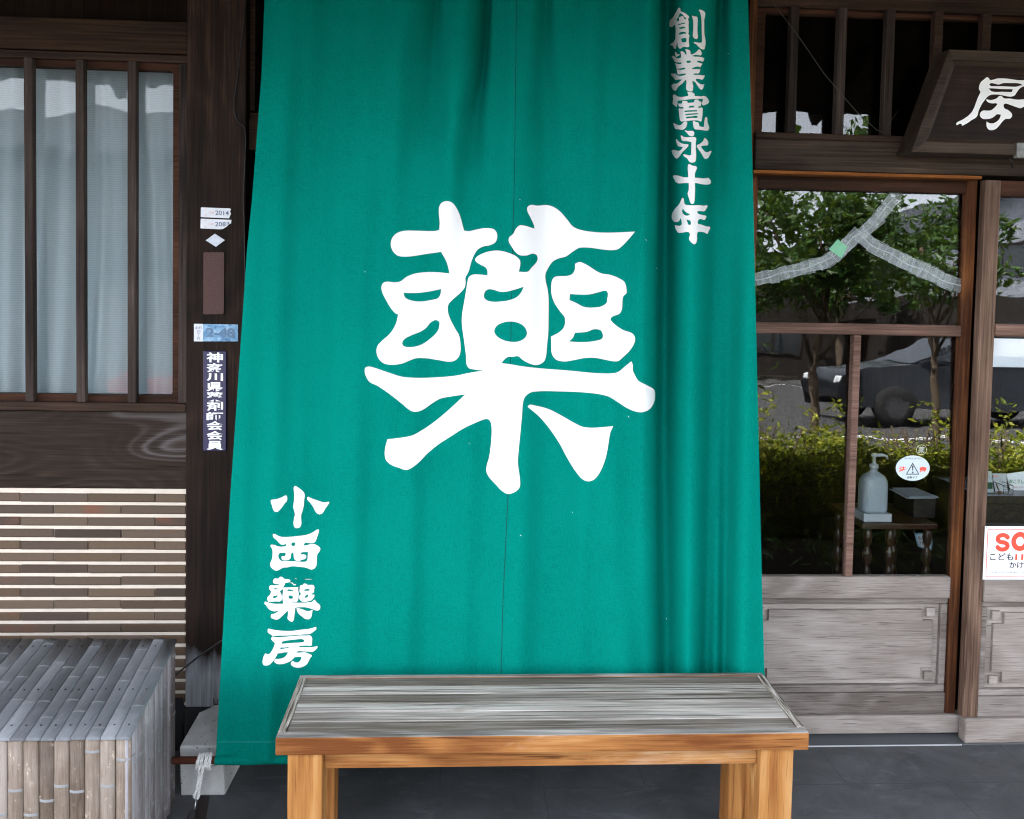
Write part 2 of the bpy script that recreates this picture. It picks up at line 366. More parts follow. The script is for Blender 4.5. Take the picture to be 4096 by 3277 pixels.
GL_EI = T(2650, 510, K2,
 "770 115 790 98 815 100 850 120 930 122 1030 122 1080 150 1098 200 1085 260 1050 303 980 305 920 280 880 240 840 185 790 145",
 "625 285 650 277 680 285 710 315 760 330 830 343 950 335 1060 333 1110 335 1150 360 1165 390 1150 500 1148 700 1160 900 1155 1080 1140 1160 1090 1205 1010 1220 950 1200 900 1150 860 1085 800 1035 735 1000 715 955 735 920 790 930 870 955 950 968 990 950 995 800 998 515 920 490 820 475 730 475 680 465 655 420",
 "460 405 480 395 510 425 570 490 640 540 730 570 880 590 900 605 885 650 830 715 760 785 700 840 640 920 600 980 540 1050 490 1077 445 1055 380 980 335 890 315 820 330 785 370 773 440 785 510 800 550 815 620 785 660 750 700 680 640 665 570 658 525 635 490 560 465 470",
 "1450 370 1470 363 1510 400 1555 460 1580 530 1575 590 1545 622 1450 628 1360 645 1330 660 1345 700 1400 765 1460 830 1520 853 1590 845 1640 815 1675 800 1690 825 1660 900 1610 1000 1550 1070 1500 1090 1450 1080 1410 1020 1350 920 1280 810 1210 710 1182 660 1185 625 1215 595 1290 565 1350 520 1400 470")
GL_JU = T(2650, 640, K2,
 "880 155 930 147 990 175 1060 205 1140 215 1180 245 1190 290 1170 340 1130 430 1118 500 1115 612 1250 625 1420 638 1520 625 1580 620 1630 670 1665 720 1672 780 1650 820 1580 850 1450 852 1300 830 1200 805 1115 798 1122 1000 1115 1250 1105 1400 1080 1490 1040 1520 1000 1515 960 1470 930 1380 895 1270 868 1180 875 1120 900 1060 905 800 750 798 620 808 540 808 450 750 400 660 360 580 365 540 400 528 480 532 600 560 720 595 890 605 880 400 870 320")
GL_NEN = T(2650, 800, K2,
 "660 -30 690 -75 720 -60 738 -10 745 70 760 125 800 165 900 180 1050 190 1250 182 1440 200 1500 185 1545 190 1557 215 1520 290 1480 360 1450 390 1330 388 1200 388 1205 440 1230 475 1330 510 1430 530 1505 552 1517 580 1490 640 1450 692 1400 685 1310 660 1240 690 1220 760 1220 820 1240 838 1300 838 1400 875 1530 918 1630 925 1648 950 1630 1010 1590 1090 1560 1165 1520 1165 1450 1125 1350 1105 1260 1098 1215 1120 1195 1200 1195 1350 1180 1440 1140 1510 1095 1532 1050 1515 960 1430 920 1370 920 1300 948 1200 935 1150 890 1110 800 1108 650 1135 540 1132 500 1080 450 990 425 880 450 872 540 895 610 890 655 860 660 750 632 625 600 680 560 745 500 765 420 760 360 710 320 620 320 540 340 460 400 350 480 250 560 170 620 60",
 "708 300 740 350 820 430 900 475 940 488 935 515 890 538 840 543 770 525 700 460 680 400 685 340", "822 668 880 695 950 710 975 760 980 830 955 865 920 868 890 840 860 770")
GL_KO = T(1070, 1930, 260 / 2156,
 "870 180 885 140 920 122 980 145 1080 215 1180 300 1225 370 1235 430 1215 600 1200 780 1160 950 1120 1070 1115 1200 1125 1330 1110 1430 1070 1490 1000 1515 930 1515 880 1460 862 1360 880 1200 910 1060 890 960 858 850 862 740 880 580 892 400",
 "110 600 130 580 230 568 350 540 480 490 580 440 620 430 640 450 655 560 640 620 560 710 500 800 400 920 340 970 290 983 230 965 190 900 150 770 118 680",
 "1320 490 1345 478 1420 510 1520 555 1640 590 1760 635 1850 662 1930 665 2000 648 2035 640 2055 655 2000 750 1920 870 1840 1000 1790 1045 1720 1060 1650 1030 1590 960 1510 810 1420 680 1325 580 1315 530")
K25 = 250 / 2156
GL_NISHI = T(1060, 2100, K25,
 "270 320 310 310 380 335 470 380 570 410 700 420 900 410 1150 385 1400 350 1560 300 1680 240 1770 175 1830 158 1865 165 1850 260 1800 420 1750 550 1700 610 1630 630 1500 625 1385 620 1325 712 1420 705 1550 670 1640 658 1730 675 1840 735 1900 800 1910 850 1870 930 1810 1010 1795 1100 1785 1280 1770 1400 1710 1500 1640 1535 1590 1543 1510 1515 1400 1475 1200 1450 1000 1430 900 1432 760 1468 630 1475 540 1520 450 1568 380 1580 310 1555 230 1490 180 1400 180 1320 215 1240 250 1130 262 980 255 870 220 780 188 715 200 690 270 685 340 695 430 735 530 752 640 745 725 728 735 655 690 668 620 685 560 678 480 620 410 540 380 505 320 465 280 400",
 "910 650 940 615 1000 603 1040 615 1043 680 1010 725 960 732 920 710",
 "500 978 600 965 690 962 712 985 708 1040 680 1078 620 1080 580 1068 568 1110 575 1180 620 1215 720 1222 820 1205 880 1150 890 1070 910 985 945 955 980 965 988 1040 1000 1150 1040 1215 1100 1245 1190 1245 1270 1205 1360 1185 1420 1125 1425 1075 1390 1035 1310 1015 1240 1022 1238 965 1290 945 1483 938 1475 1050 1460 1190 1430 1250 1370 1272 1200 1268 900 1255 650 1245 560 1240 500 1190 462 1100 465 1040")
GL_YAKUS = T(1045, 2290, K25,
 "612 190 650 150 700 150 760 185 805 228 920 232 985 255 1010 285 985 330 920 350 820 370 810 430 770 490 770 555 710 600 642 655 670 710 710 810 715 890 690 970 640 1003 500 1002 400 1008 300 1020 240 1000 212 940 210 870 240 830 300 770 338 650 300 610 275 550 290 470 330 445 420 450 490 450 545 432 625 428 600 398 480 392 420 370 405 320 420 260 465 210 540 212 605 208",
 "425 548 500 545 565 555 570 580 540 588 450 580", "395 840 430 820 500 805 540 790 570 800 560 830 500 875 450 888 410 875",
 "1210 150 1275 105 1350 115 1420 150 1460 205 1510 240 1600 245 1720 242 1830 232 1853 245 1820 300 1760 345 1680 362 1560 372 1440 375 1400 415 1330 435 1305 470 1275 530 1272 610 1290 700 1285 850 1270 950 1240 1000 1180 1028 1130 1010 1080 1005 1030 1018 1080 1035 1250 1045 1450 1047 1620 1035 1750 1015 1800 970 1840 940 1880 990 1930 1050 2000 1100 2030 1150 2030 1240 2000 1290 1950 1315 1880 1310 1760 1265 1600 1220 1450 1200 1300 1205 1175 1218 1160 1350 1140 1500 1120 1630 1080 1695 1040 1700 980 1675 910 1600 920 1450 920 1312 840 1390 740 1490 640 1580 570 1625 500 1630 420 1605 340 1570 330 1530 350 1440 420 1430 500 1400 570 1350 632 1310 540 1330 450 1345 370 1325 280 1280 210 1200 160 1130 112 1085 112 1040 140 1003 220 1030 340 1065 450 1082 600 1085 765 1080 745 1000 730 850 745 700 760 580 790 490 885 473 840 440 822 408 850 380 920 360 970 355 1040 372 1080 400 1120 445 1190 440 1200 410 1130 400 1080 370 1090 310 1125 210 1218 238",
 "905 595 950 585 1090 608 1090 655 900 648", "950 810 1000 795 1070 815 1095 860 1080 905 990 910 945 875 935 840",
 "1445 410 1480 385 1530 390 1610 432 1740 430 1800 445 1835 500 1820 600 1820 670 1790 710 1710 740 1740 762 1835 770 1830 830 1790 900 1720 970 1600 1000 1480 1022 1400 1005 1330 940 1295 860 1310 810 1350 770 1385 740 1335 700 1318 640 1330 560 1340 460 1380 440 1440 438",
 "1495 585 1650 575 1675 600 1650 630 1560 635 1485 648", "1590 750 1612 800 1608 850 1560 870 1500 880 1495 860 1540 800",
 "1215 1245 1250 1232 1340 1250 1450 1285 1550 1325 1640 1338 1700 1320 1772 1295 1750 1420 1720 1550 1670 1605 1590 1618 1510 1600 1430 1540 1300 1440 1240 1340")
GL_BO = T(1040, 2490, K25,
 "270 240 295 212 380 235 520 262 720 285 900 297 1100 295 1300 270 1500 243 1680 225 1840 185 1930 158 1947 200 1920 260 1850 310 1770 375 1700 400 1500 415 1250 435 1000 450 800 457 600 457 420 455 370 415 275 345 265 300",
 "415 490 450 487 520 505 620 515 800 500 1100 475 1400 453 1600 455 1720 450 1775 490 1800 570 1790 700 1790 780 1770 803 1600 800 1365 808 1348 852 1500 852 1650 860 1800 855 1900 835 1995 820 1980 870 1920 940 1860 990 1800 1020 1700 1012 1500 1003 1290 1005 1268 1045 1400 1040 1560 1035 1680 1080 1780 1130 1790 1155 1740 1220 1680 1340 1620 1440 1520 1515 1380 1560 1250 1560 1150 1530 1080 1470 1065 1410 1090 1360 1135 1325 1180 1360 1250 1380 1330 1370 1390 1310 1425 1230 1410 1190 1310 1190 1195 1205 1130 1270 1050 1335 930 1390 800 1430 680 1442 560 1420 505 1380 500 1310 525 1268 640 1260 780 1230 880 1170 940 1090 970 1035 840 1035 730 1060 615 1078 560 1180 480 1300 390 1400 290 1475 200 1490 130 1470 95 1420 88 1350 110 1220 150 1120 190 1065 225 1085 280 1100 340 1070 400 990 460 880 500 780 508 720 490 690 420 630 388 570",
 "755 680 800 655 950 625 1200 595 1450 580 1510 605 1530 640 1500 675 1380 693 1100 708 850 730 760 728 748 705", "712 865 850 865 990 845 990 875 850 900 690 932")
GL_SIGN = T(3796, 260, 300 / 1725,
 "860 290 885 283 915 305 950 348 1020 340 1100 315 1240 310 1400 325 1600 352 1725 350 1800 345 1850 400 1800 470 1700 500 1620 550 1560 630 1510 700 1430 730 1300 715 1180 690 1060 680 960 690 890 730 830 800 770 880 720 970 680 1060 660 1150 620 1210 520 1270 420 1340 305 1400 285 1355 245 1355 180 1390 163 1355 190 1320 300 1265 430 1180 520 1090 580 980 620 870 670 740 720 620 690 560 700 470 740 390 800 340",
 "925 450 960 420 1040 430 1140 452 1250 420 1400 418 1640 435 1700 470 1640 475 1550 500 1400 500 1200 490 1050 490 960 485", "910 540 1000 540 1200 555 1470 560 1440 625 1250 620 980 605",
 "1145 725 1180 710 1220 725 1260 765 1400 775 1580 800 1725 790 1850 770 1880 820 1800 900 1720 960 1650 995 1560 975 1420 925 1300 890 1265 905 1255 950 1280 1000 1350 1035 1420 1090 1450 1140 1440 1200 1400 1235 1300 1245 1240 1290 1160 1390 1080 1470 1000 1500 930 1495 880 1450 860 1380 865 1300 920 1335 1000 1345 1090 1310 1160 1240 1195 1145 1100 1138 1050 1180 980 1225 880 1245 780 1240 720 1190 710 1150 730 1090 790 1050 870 1052 960 1045 1040 990 1110 910 1100 890 980 885 900 860 855 815 870 790 950 810 1050 790 1110 760")

def smooth_poly(p, step=2.2):
    """Catmull-Rom through the traced points, sharp where the brush makes a corner"""
    n = len(p); P = [Vector(q) for q in p]
    corner = []
    for i in range(n):
        a = P[i] - P[i - 1]; b = P[(i + 1) % n] - P[i]
        ang = a.angle(b) if a.length > 1e-6 and b.length > 1e-6 else 0
        corner.append(ang > RAD(62))
    out = []
    for i in range(n):
        p1, p2 = P[i], P[(i + 1) % n]
        p0 = p1 - (p2 - p1) if corner[i] else P[i - 1]
        p3 = p2 + (p2 - p1) if corner[(i + 1) % n] else P[(i + 2) % n]
        d = (p2 - p1).length
        l0, l3 = max((p1 - p0).length, 1e-3), max((p3 - p2).length, 1e-3)
        m1 = ((p2 - p1) / d + (p1 - p0) / l0) * 0.5 * d if not corner[i] else (p2 - p1)
        m2 = ((p3 - p2) / l3 + (p2 - p1) / d) * 0.5 * d if not corner[(i + 1) % n] else (p2 - p1)
        k = max(1, int(d / step))
        for j in range(k):
            t = j / k
            h = (2 * t ** 3 - 3 * t * t + 1) * p1 + (t ** 3 - 2 * t * t + t) * m1 + (-2 * t ** 3 + 3 * t * t) * p2 + (t ** 3 - t * t) * m2
            out.append((h.x, h.y))
    return out
def fill2d(polys):
    cu = bpy.data.curves.new('outline', 'CURVE')
    cu.dimensions = '2D'; cu.fill_mode = 'BOTH'
    for p in polys:
        sp = cu.splines.new('POLY'); sp.points.add(len(p) - 1)
        for i, q in enumerate(p): sp.points[i].co = (q[0], q[1], 0, 1)
        sp.use_cyclic_u = True
    o = bpy.data.objects.new('outline', cu); COL.objects.link(o)
    bpy.context.view_layer.update()
    me = bpy.data.meshes.new_from_object(o.evaluated_get(bpy.context.evaluated_depsgraph_get()))
    v = [tuple(x.co[:2]) for x in me.vertices]; f = [tuple(q.vertices) for q in me.polygons]
    bpy.data.objects.remove(o); bpy.data.curves.remove(cu); bpy.data.meshes.remove(me)
    return v, f
def text2d(body, bold=0.0):
    cu = bpy.data.curves.new('text', 'FONT')
    cu.body = body; cu.size = 1.0; cu.offset = bold; cu.resolution_u = 3; cu.fill_mode = 'BOTH'
    o = bpy.data.objects.new('text', cu); COL.objects.link(o)
    bpy.context.view_layer.update()
    me = bpy.data.meshes.new_from_object(o.evaluated_get(bpy.context.evaluated_depsgraph_get()))
    v = [tuple(x.co[:2]) for x in me.vertices]; f = [tuple(q.vertices) for q in me.polygons]
    bpy.data.objects.remove(o); bpy.data.curves.remove(cu); bpy.data.meshes.remove(me)
    return v, f
def text_on(mb, body, x0, z0, x1, z1, y, bold=0.0, slant=0.0, mi=0):
    """writes body into the rectangle x0..x1, z0..z1 of the plane y"""
    v, f = text2d(body, bold)
    if not v: return mb
    a, b = min(p[0] for p in v), max(p[0] for p in v); c, d = min(p[1] for p in v), max(p[1] for p in v)
    pts = []
    for p in v:
        s, t = (p[0] - a) / max(b - a, 1e-6), (p[1] - c) / max(d - c, 1e-6)
        pts.append((x0 + (x1 - x0) * s, y, z0 + (z1 - z0) * t + slant * s))
    return mb.add(pts, f, mi)
def text_px(mb, body, px1, py1, px2, py2, y, bold=0.0, mi=0):
    ym, xm = (py1 + py2) / 2, (px1 + px2) / 2
    return text_on(mb, body, XX(px1, ym, y), ZZ(xm, py2, y), XX(px2, ym, y), ZZ(xm, py1, y), y, bold, 0, mi)

# ------------------------------------------------------------------ the materials of the place
W_DARKH = wood('dark_beam_wood', (0.0107, 0.0058, 0.0032), (0.0401, 0.0213, 0.0118), (0.1211, 0.0602, 0.0330), 'x', rings=5, ringamt=.3, blot=.5)
W_DARKV = wood('dark_post_wood', (0.0053, 0.0031, 0.0021), (0.0176, 0.0097, 0.0065), (0.0626, 0.0330, 0.0205), 'z', rings=16, rs=1.8, ringamt=.25, blot=.7, spots=9.0, along=.2,
               bleach=((.25, .26, .28), .30, .22))
W_BARV = wood('window_bar_wood', (0.0119, 0.0081, 0.0065), (0.0434, 0.0313, 0.0260), (0.1356, 0.0994, 0.0831), 'z', rings=5, ringamt=.25, blot=.7)
W_FRAMEH = wood('window_rail_wood', (0.0128, 0.0073, 0.0048), (0.0464, 0.0262, 0.0175), (0.1402, 0.0816, 0.0563), 'x', rings=5, ringamt=.25, blot=.6)
W_RED = wood('red_brown_sash_wood', (.018, .008, .004), (.050, .020, .011), (.10, .042, .022), 'x', rings=5, ringamt=.3, blot=.5)
W_REDV = wood('red_brown_stile_wood', (.045, .016, .007), (.14, .052, .018), (.30, .12, .042), 'z', rings=10, ringamt=.3, blot=.9, crack=.4, patch=[((.02, .010, .007), 2.2, .8, .57)])
W_PANEL = wood('figured_panel_wood', (0.0090, 0.0059, 0.0039), (0.0271, 0.0177, 0.0125), (0.0631, 0.0437, 0.0335), 'x', rings=54, rs=1.5, ringamt=.40, fibamt=.4, blot=.5,
               along=.15, weather=((.115, .102, .10), 5.0, .8), bstr=.6, bd=.004, crack=.5)
W_ORANGE = wood('bare_orange_wood', (.14, .045, .010), (.32, .11, .022), (.45, .18, .05), 'x', rings=4, ringamt=.2, blot=.6)
W_GREYH = wood('weathered_door_wood', (0.1109, 0.0920, 0.0794), (0.2166, 0.1878, 0.1688), (0.3170, 0.2817, 0.2563), 'x', rings=14, rs=1.6, ringamt=.36, fibamt=.45, blot=.65, along=.2, spots=5.0, crack=.8, fal=.035, bstr=.5, fscale=270)
W_GREYH2 = wood('weathered_panel_wood', (0.1802, 0.1514, 0.1324), (0.2885, 0.2525, 0.2273), (0.3917, 0.3515, 0.3200), 'x', rings=18, rs=1.1, ringamt=.34, fibamt=.42, blot=.65, along=.22, crack=.7, fal=.035, bstr=.5, fscale=290, patch=[((.12, .10, .088), 3.0, .45, .60)])
W_GREYV = wood('weathered_stile_wood', (0.0540, 0.0304, 0.0204), (0.1458, 0.0893, 0.0629), (0.2916, 0.1947, 0.1445), 'z', rings=16, ringamt=.3, fibamt=.55, blot=.7, crack=.6, patch=[((.03, .022, .018), 2.5, .7, .60)])
W_DOORH = wood('worn_brown_rail_wood', (0.0660, 0.0365, 0.0265), (0.1716, 0.1003, 0.0765), (0.2904, 0.1881, 0.1530), 'x', rings=4, ringamt=.2, blot=.5)
W_SIGN = wood('signboard_wood', (0.0077, 0.0040, 0.0030), (0.0200, 0.0100, 0.0071), (0.0447, 0.0239, 0.0167), 'x', rings=12, rs=1.6, ringamt=.5, blot=.5, along=.3, rough=.5)
W_SIGNF = wood('signboard_frame_wood', (0.0165, 0.0105, 0.0067), (0.0413, 0.0277, 0.0195), (0.0825, 0.0600, 0.0450), 'x', rings=6, ringamt=.3, blot=.6, rough=.55)
W_BENCH = wood('bench_wood', (0.1230, 0.0398, 0.0107), (0.2788, 0.1162, 0.0344), (0.4100, 0.2158, 0.0820), 'x', rings=26, rs=1.8, ringamt=.5, fibamt=.45, blot=.8, rough=.65, spots=5.0, crack=.8, fal=.035,
               patch=[((.48, .33, .21), 3.0, .7, .57), ((.17, .055, .018), 4.0, .6, .60)],
               topgrey=((.15, .135, .12), (.36, .338, .315), (.58, .56, .54)))
W_BENCHL = wood('bench_leg_wood', (0.1798, 0.0635, 0.0166), (0.3197, 0.1438, 0.0414), (0.4262, 0.2408, 0.0955), 'z', rings=24, rs=1.7, ringamt=.55, fibamt=.42, blot=.6, rough=.65, spots=7.0, crack=.8, fal=.035, patch=[((.50, .33, .19), 3.0, .6, .57), ((.10, .05, .022), 3.5, .5, .62)])
W_BENCHT = wood('bench_plank_wood', (.150, .126, .104), (.485, .445, .405), (.770, .735, .700), 'x', rings=18, rs=2.4, ringamt=.08, fibamt=.45, blot=.40, bstr=.8, bd=.003, fscale=125, fal=.022, spots=6.0, islvar=.6, crack=.8, ckt=.57, patch=[((.22, .175, .13), 6.0, .55, .58), ((.66, .62, .57), 5.0, .5, .62)])
W_BENCHE = wood('bench_end_wood', (.05, .034, .022), (.30, .26, .215), (.66, .62, .57), 'y', rings=14, rs=6.0, ringamt=.25, fibamt=.85, blot=.3, bstr=.9, bd=.004, fscale=210, fal=.04, crack=.9, ckt=.56)
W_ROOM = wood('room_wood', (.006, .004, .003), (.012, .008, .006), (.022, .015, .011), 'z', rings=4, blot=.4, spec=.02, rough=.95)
W_SPIN = wood('spindle_wood', (0.0149, 0.0059, 0.0027), (0.0372, 0.0149, 0.0066), (0.0632, 0.0264, 0.0120), 'z', rings=4, blot=.4, rough=.35, spec=.5)
M_GLASS = glass_mat('old_window_glass', .014, .0012)
M_GLASSD = glass_mat('door_glass', .030, .0005)
M_GLASST = glass_mat('transom_glass', .02, .0010)
M_BLACK = plain('near_black', (.006, .006, .006), .8)
M_IRON = plain('dark_iron', (.025, .022, .021), .5, .4, .6)
M_STEEL = plain('bright_steel', (.55, .56, .58), .3, .5, 1.0)
M_RUST = plain('rusty_pipe', (.115, .035, .020), .6, .3, .0, .25, 30)
M_WHITE = plain('white_print', (.86, .86, .87), .8, .1, 0, .02, 60)
M_PAPER = plain('white_paper', (.72, .74, .77), .6, .3, 0, .04, 10)
M_ROPE = plain('white_rope', (.62, .62, .60), .9, .1, 0, .1, 200, .5)
M_PLASTER = plain('plaster', (.42, .39, .34), .9, .1, 0, .06, 4)
M_MORTAR = plain('tile_mortar', (.58, .51, .43), .9, .1, 0, .10, 25, .6)
M_STONE = plain('dark_foundation_stone', (.018, .018, .020), .85, .2, 0, .3, 14, .8)
M_RED = plain('red_ink', (.80, .07, .035), .6)
M_INK = plain('black_ink', (.018, .018, .025), .6)
M_BLUEINK = plain('blue_grey_ink', (.10, .13, .20), .6)
M_PINKINK = plain('faded_red_ink', (.60, .30, .30), .6)
M_GREENINK = plain('green_ink', (.03, .22, .09), .6)

def m_tiles():
    m, nt, out = mat_new('glazed_brown_tile'); g = G(nt)
    geo = g.n('NewGeometry'); r = geo.outputs['Random Per Island']
    base = g.ramp(r, [(0.0, (.048, .032, .023)), (.25, (.100, .070, .050)), (.5, (.135, .094, .064)), (.7, (.105, .068, .040)), (.85, (.070, .047, .035)), (1.0, (.14, .102, .076))])
    tc = g.n('TexCoord').outputs['Object']
    off = g.n('CombineXYZ', None, X=g.math('MULTIPLY', r, 40.0), Y=0.0, Z=0.0).outputs[0]
    v = g.n('VectorMath', dict(operation='ADD'), i0=tc, i1=off).outputs[0]
    n = g.noise(g.scaled(v, (5, 5, 9)), 1.0, 2.0)
    hot = g.math('MULTIPLY', g.ramp(n, [(.58, 0.0), (.72, 1.0)]), g.ramp(g.math('FRACT', g.math('MULTIPLY', r, 7.31)), [(.55, 0.0), (.75, 1.0)]))
    c = g.mix(g.math('MULTIPLY', hot, .6), base, (.20, .065, .035))
    n2 = g.noise(tc, 90, 4.0)
    c = g.mix(g.math('MULTIPLY', n2, .35), c, (.03, .022, .018))
    finish(g, out, c, .55, n2, .15, .001, .2)
    return m
M_TILE = m_tiles()

def m_cloth():
    m, nt, out = mat_new('green_canvas'); g = G(nt)
    tc = g.n('TexCoord').outputs['Object']
    a = g.noise(g.scaled(tc, (1, 1, .12)), 420, 2.0, .7)
    b = g.noise(g.scaled(tc, (.10, 1, 1)), 420, 2.0, .7)
    wv = g.math('ADD', a, b)
    bl = g.noise(tc, 2.6, 5.0, .6)
    t = g.math('ADD', g.math('MULTIPLY', wv, .5), g.math('MULTIPLY', bl, .35), clamp=True)
    c = g.ramp(t, [(.42, (.0006, .118, .090)), (.74, (.0012, .200, .157))])
    p = g.n('BsdfPrincipled', None, Roughness=.9)
    p.inputs['Specular IOR Level'].default_value = .0
    nt.links.new(c, p.inputs['Base Color'])
    bm_ = g.n('Bump', None, Strength=.35, Distance=.0008, Height=wv)
    nt.links.new(bm_.outputs[0], p.inputs['Normal'])
    tl = g.n('BsdfTranslucent', None, Color=(.01, .20, .17, 1))
    mx = g.n('MixShader', None, i0=.12, i1=p.outputs[0], i2=tl.outputs[0])
    nt.links.new(mx.outputs[0], out.inputs[0])
    return m
M_CLOTH = m_cloth()
M_CLOTHW = plain('white_print_on_canvas', (.69, .69, .695), .9, .05, 0, .03, 300, .3)

def m_concrete():
    m, nt, out = mat_new('cast_concrete'); g = G(nt)
    tc = g.n('TexCoord').outputs['Object']
    n = g.noise(tc, 9, 6.0, .65)
    c = g.ramp(n, [(.3, (.36, .36, .345)), (.7, (.55, .55, .53))])
    vo = g.n('TexVoronoi', None, Vector=tc, Scale=75.0)
    gate = g.math('GREATER_THAN', g.noise(tc, 22, 2.0), .56)
    pit = g.math('MULTIPLY', g.ramp(vo.outputs['Distance'], [(.12, 1.0), (.26, 0.0)]), gate)
    c = g.mix(g.math('MULTIPLY', pit, .8), c, (.07, .075, .075))
    fine = g.noise(tc, 130, 4.0)
    h = g.math('SUBTRACT', g.math('MULTIPLY', fine, .4), pit)
    finish(g, out, c, .9, h, .6, .003, .15)
    return m
M_CONC = m_concrete()

def m_floor():
    m, nt, out = mat_new('slate_paving'); g = G(nt)
    tc = g.n('TexCoord').outputs['Object']
    mp = g.n('VectorMath', dict(operation='ADD'), i0=tc, i1=(0.33, 0.236, 0)).outputs[0]
    br = g.n('TexBrick', dict(offset=0.5), Vector=mp, Scale=1.0)
    br.inputs['Color1'].default_value = (0.4, 0.4, 0.4, 1); br.inputs['Color2'].default_value = (.62, .62, .62, 1); br.inputs['Mortar'].default_value = (0, 0, 0, 1)
    br.inputs['Mortar Size'].default_value = .0018; br.inputs['Mortar Smooth'].default_value = .3
    br.inputs['Brick Width'].default_value = .62; br.inputs['Row Height'].default_value = .31
    n = g.noise(tc, 5.0, 8.0, .7, .8)
    streak = g.ramp(g.noise(g.scaled(tc, (1.0, 2.2, 1)), 7.0, 6.0, .7, 1.2), [(.56, 0.0), (.75, 1.0)])
    c = g.ramp(n, [(.3, (.050, .053, .056)), (.7, (.104, .108, .113))])
    c = g.mix(g.math('MULTIPLY', streak, .35), c, (.24, .25, .27))
    c = g.mix(.25, c, br.outputs['Color'], 'OVERLAY')
    c = g.mix(g.math('MULTIPLY', br.outputs['Fac'], .6), c, (.045, .05, .055))
    fine = g.noise(tc, 60, 5.0)
    grit = g.n('TexVoronoi', None, Vector=tc, Scale=55.0)
    gk = g.math('MULTIPLY', g.ramp(grit.outputs['Distance'], [(.05, 1.0), (.12, 0.0)]), g.math('GREATER_THAN', g.n('SeparateXYZ', None, i0=grit.outputs['Color']).outputs[0], .93))
    c = g.mix(g.math('MULTIPLY', gk, .7), c, (.30, .29, .27))
    c = g.mix(g.math('MULTIPLY', g.ramp(g.noise(tc, 1.7, 5.0, .6), [(.5, 0.0), (.66, 1.0)]), .35), c, (.035, .036, .038))
    h = g.math('ADD', g.math('MULTIPLY', fine, .3), g.math('ADD', g.math('MULTIPLY', n, .8), g.math('MULTIPLY', br.outputs['Fac'], -.6)))
    finish(g, out, c, .62, h, .4, .004, .3)
    return m
M_FLOOR = m_floor()

def m_curtain():
    m, nt, out = mat_new('lace_curtain'); g = G(nt)
    tc = g.n('TexCoord').outputs['Object']
    wv = g.n('TexWave', dict(wave_type='BANDS', bands_direction='Z'), Vector=tc, Scale=42.0, Distortion=2.2)
    wv.inputs['Detail'].default_value = 1.0; wv.inputs['Detail Scale'].default_value = 6.0
    c = g.mix(wv.outputs['Fac'], (.47, .54, .58), (.57, .64, .67))
    d = g.n('BsdfDiffuse', None, Color=c); t = g.n('BsdfTranslucent', None, Color=c)
    s = g.n('MixShader', None, i0=.3, i1=d.outputs[0], i2=t.outputs[0])
    tr = g.n('BsdfTransparent')
    mx = g.n('MixShader', None, i0=.90, i1=tr.outputs[0], i2=s.outputs[0])
    nt.links.new(mx.outputs[0], out.inputs[0])
    return m
M_CURTAIN = m_curtain()

def m_bamboo(name, c0, c1, c2, speck, axis):
    m, nt, out = mat_new(name); g = G(nt)
    vec, isl = rand_coord(g)
    sc = {'y': (1, .06, 1), 'z': (1, 1, .06)}[axis]
    fib = g.noise(g.scaled(vec, sc), 240, 3.0, .6)
    bl = g.noise(vec, 7.0, 6.0, .65)
    t = g.math('ADD', g.math('MULTIPLY', fib, .45), g.math('ADD', g.math('MULTIPLY', bl, .5), g.math('MULTIPLY', g.math('SUBTRACT', isl, .5), .5)), clamp=True)
    c = g.ramp(t, [(.25, c0), (.5, c1), (.75, c2)])
    if speck:
        sn = g.noise(g.scaled(vec, (1, 1, .5)), 62, 4.0, .7)
        gate = g.noise(vec, 9.0, 3.0)
        k = g.math('MULTIPLY', g.ramp(sn, [(.60, 0.0), (.68, 1.0)]), g.ramp(gate, [(.42, 0.2), (.6, 1.0)]))
        c = g.mix(g.math('MULTIPLY', k, .8), c, speck)
    finish(g, out, c, .6, fib, .3, .001, .35)
    return m
M_BAMT = m_bamboo('grey_bamboo', (0.0743, 0.0787, 0.0864), (0.1242, 0.1333, 0.1440), (0.1958, 0.2032, 0.2160), None, 'y')
M_BAMF = m_bamboo('mottled_brown_bamboo', (0.0638, 0.0435, 0.0300), (0.1500, 0.1125, 0.0840), (0.2550, 0.2137, 0.1800), (.55, .46, .35), 'z')
M_BAMN = plain('pale_bamboo_ring', (.21, .215, .22), .7, .2, 0, .2, 60)

# ------------------------------------------------------------------ setting: ground
def sheet(name, x0, x1, y0, y1, z, mat):
    mb = MB(); mb.add([(x0, y0, z), (x1, y0, z), (x1, y1, z), (x0, y1, z)], [(0, 1, 2, 3)])
    o = mb.build(name, mat); tag(o, kind='structure'); return o
M_EARTH = plain('earth', (.035, .03, .025), .95, .1, 0, .2, 3)
M_ASPH = plain('asphalt', (.055, .055, .057), .9, .2, 0, .12, 12)
M_PAVE2 = plain('concrete_paving', (.06, .06, .059), .85, .2, 0, .1, 4)
M_LINE = plain('road_paint', (.78, .78, .76), .7, .2, 0, .05, 10)
sheet('ground', -900, 900, -900, 900, -.012, M_EARTH)
sheet('floor', -6, 8, -3.75, 3.2, 0.0, M_FLOOR)
sheet('planting_bed', 1.25, 6.6, -4.3, -1.75, .004, plain('dark_bed_soil', (.016, .013, .010), .95, .02, 0, .3, 30))
sheet('pavement', -60, 60, -9.3, -5.2, -.004, M_PAVE2)
sheet('road', -120, 120, -25.0, -9.4, -.008, M_ASPH)
sheet('far_pavement', -60, 60, -29, -25.2, -.004, M_PAVE2)
sheet('road_edge_line', 1.5, 120, -10.0, -9.88, -.004, M_LINE)
sheet('road_edge_line', 1.5, 120, -9.74, -9.68, -.004, M_LINE)
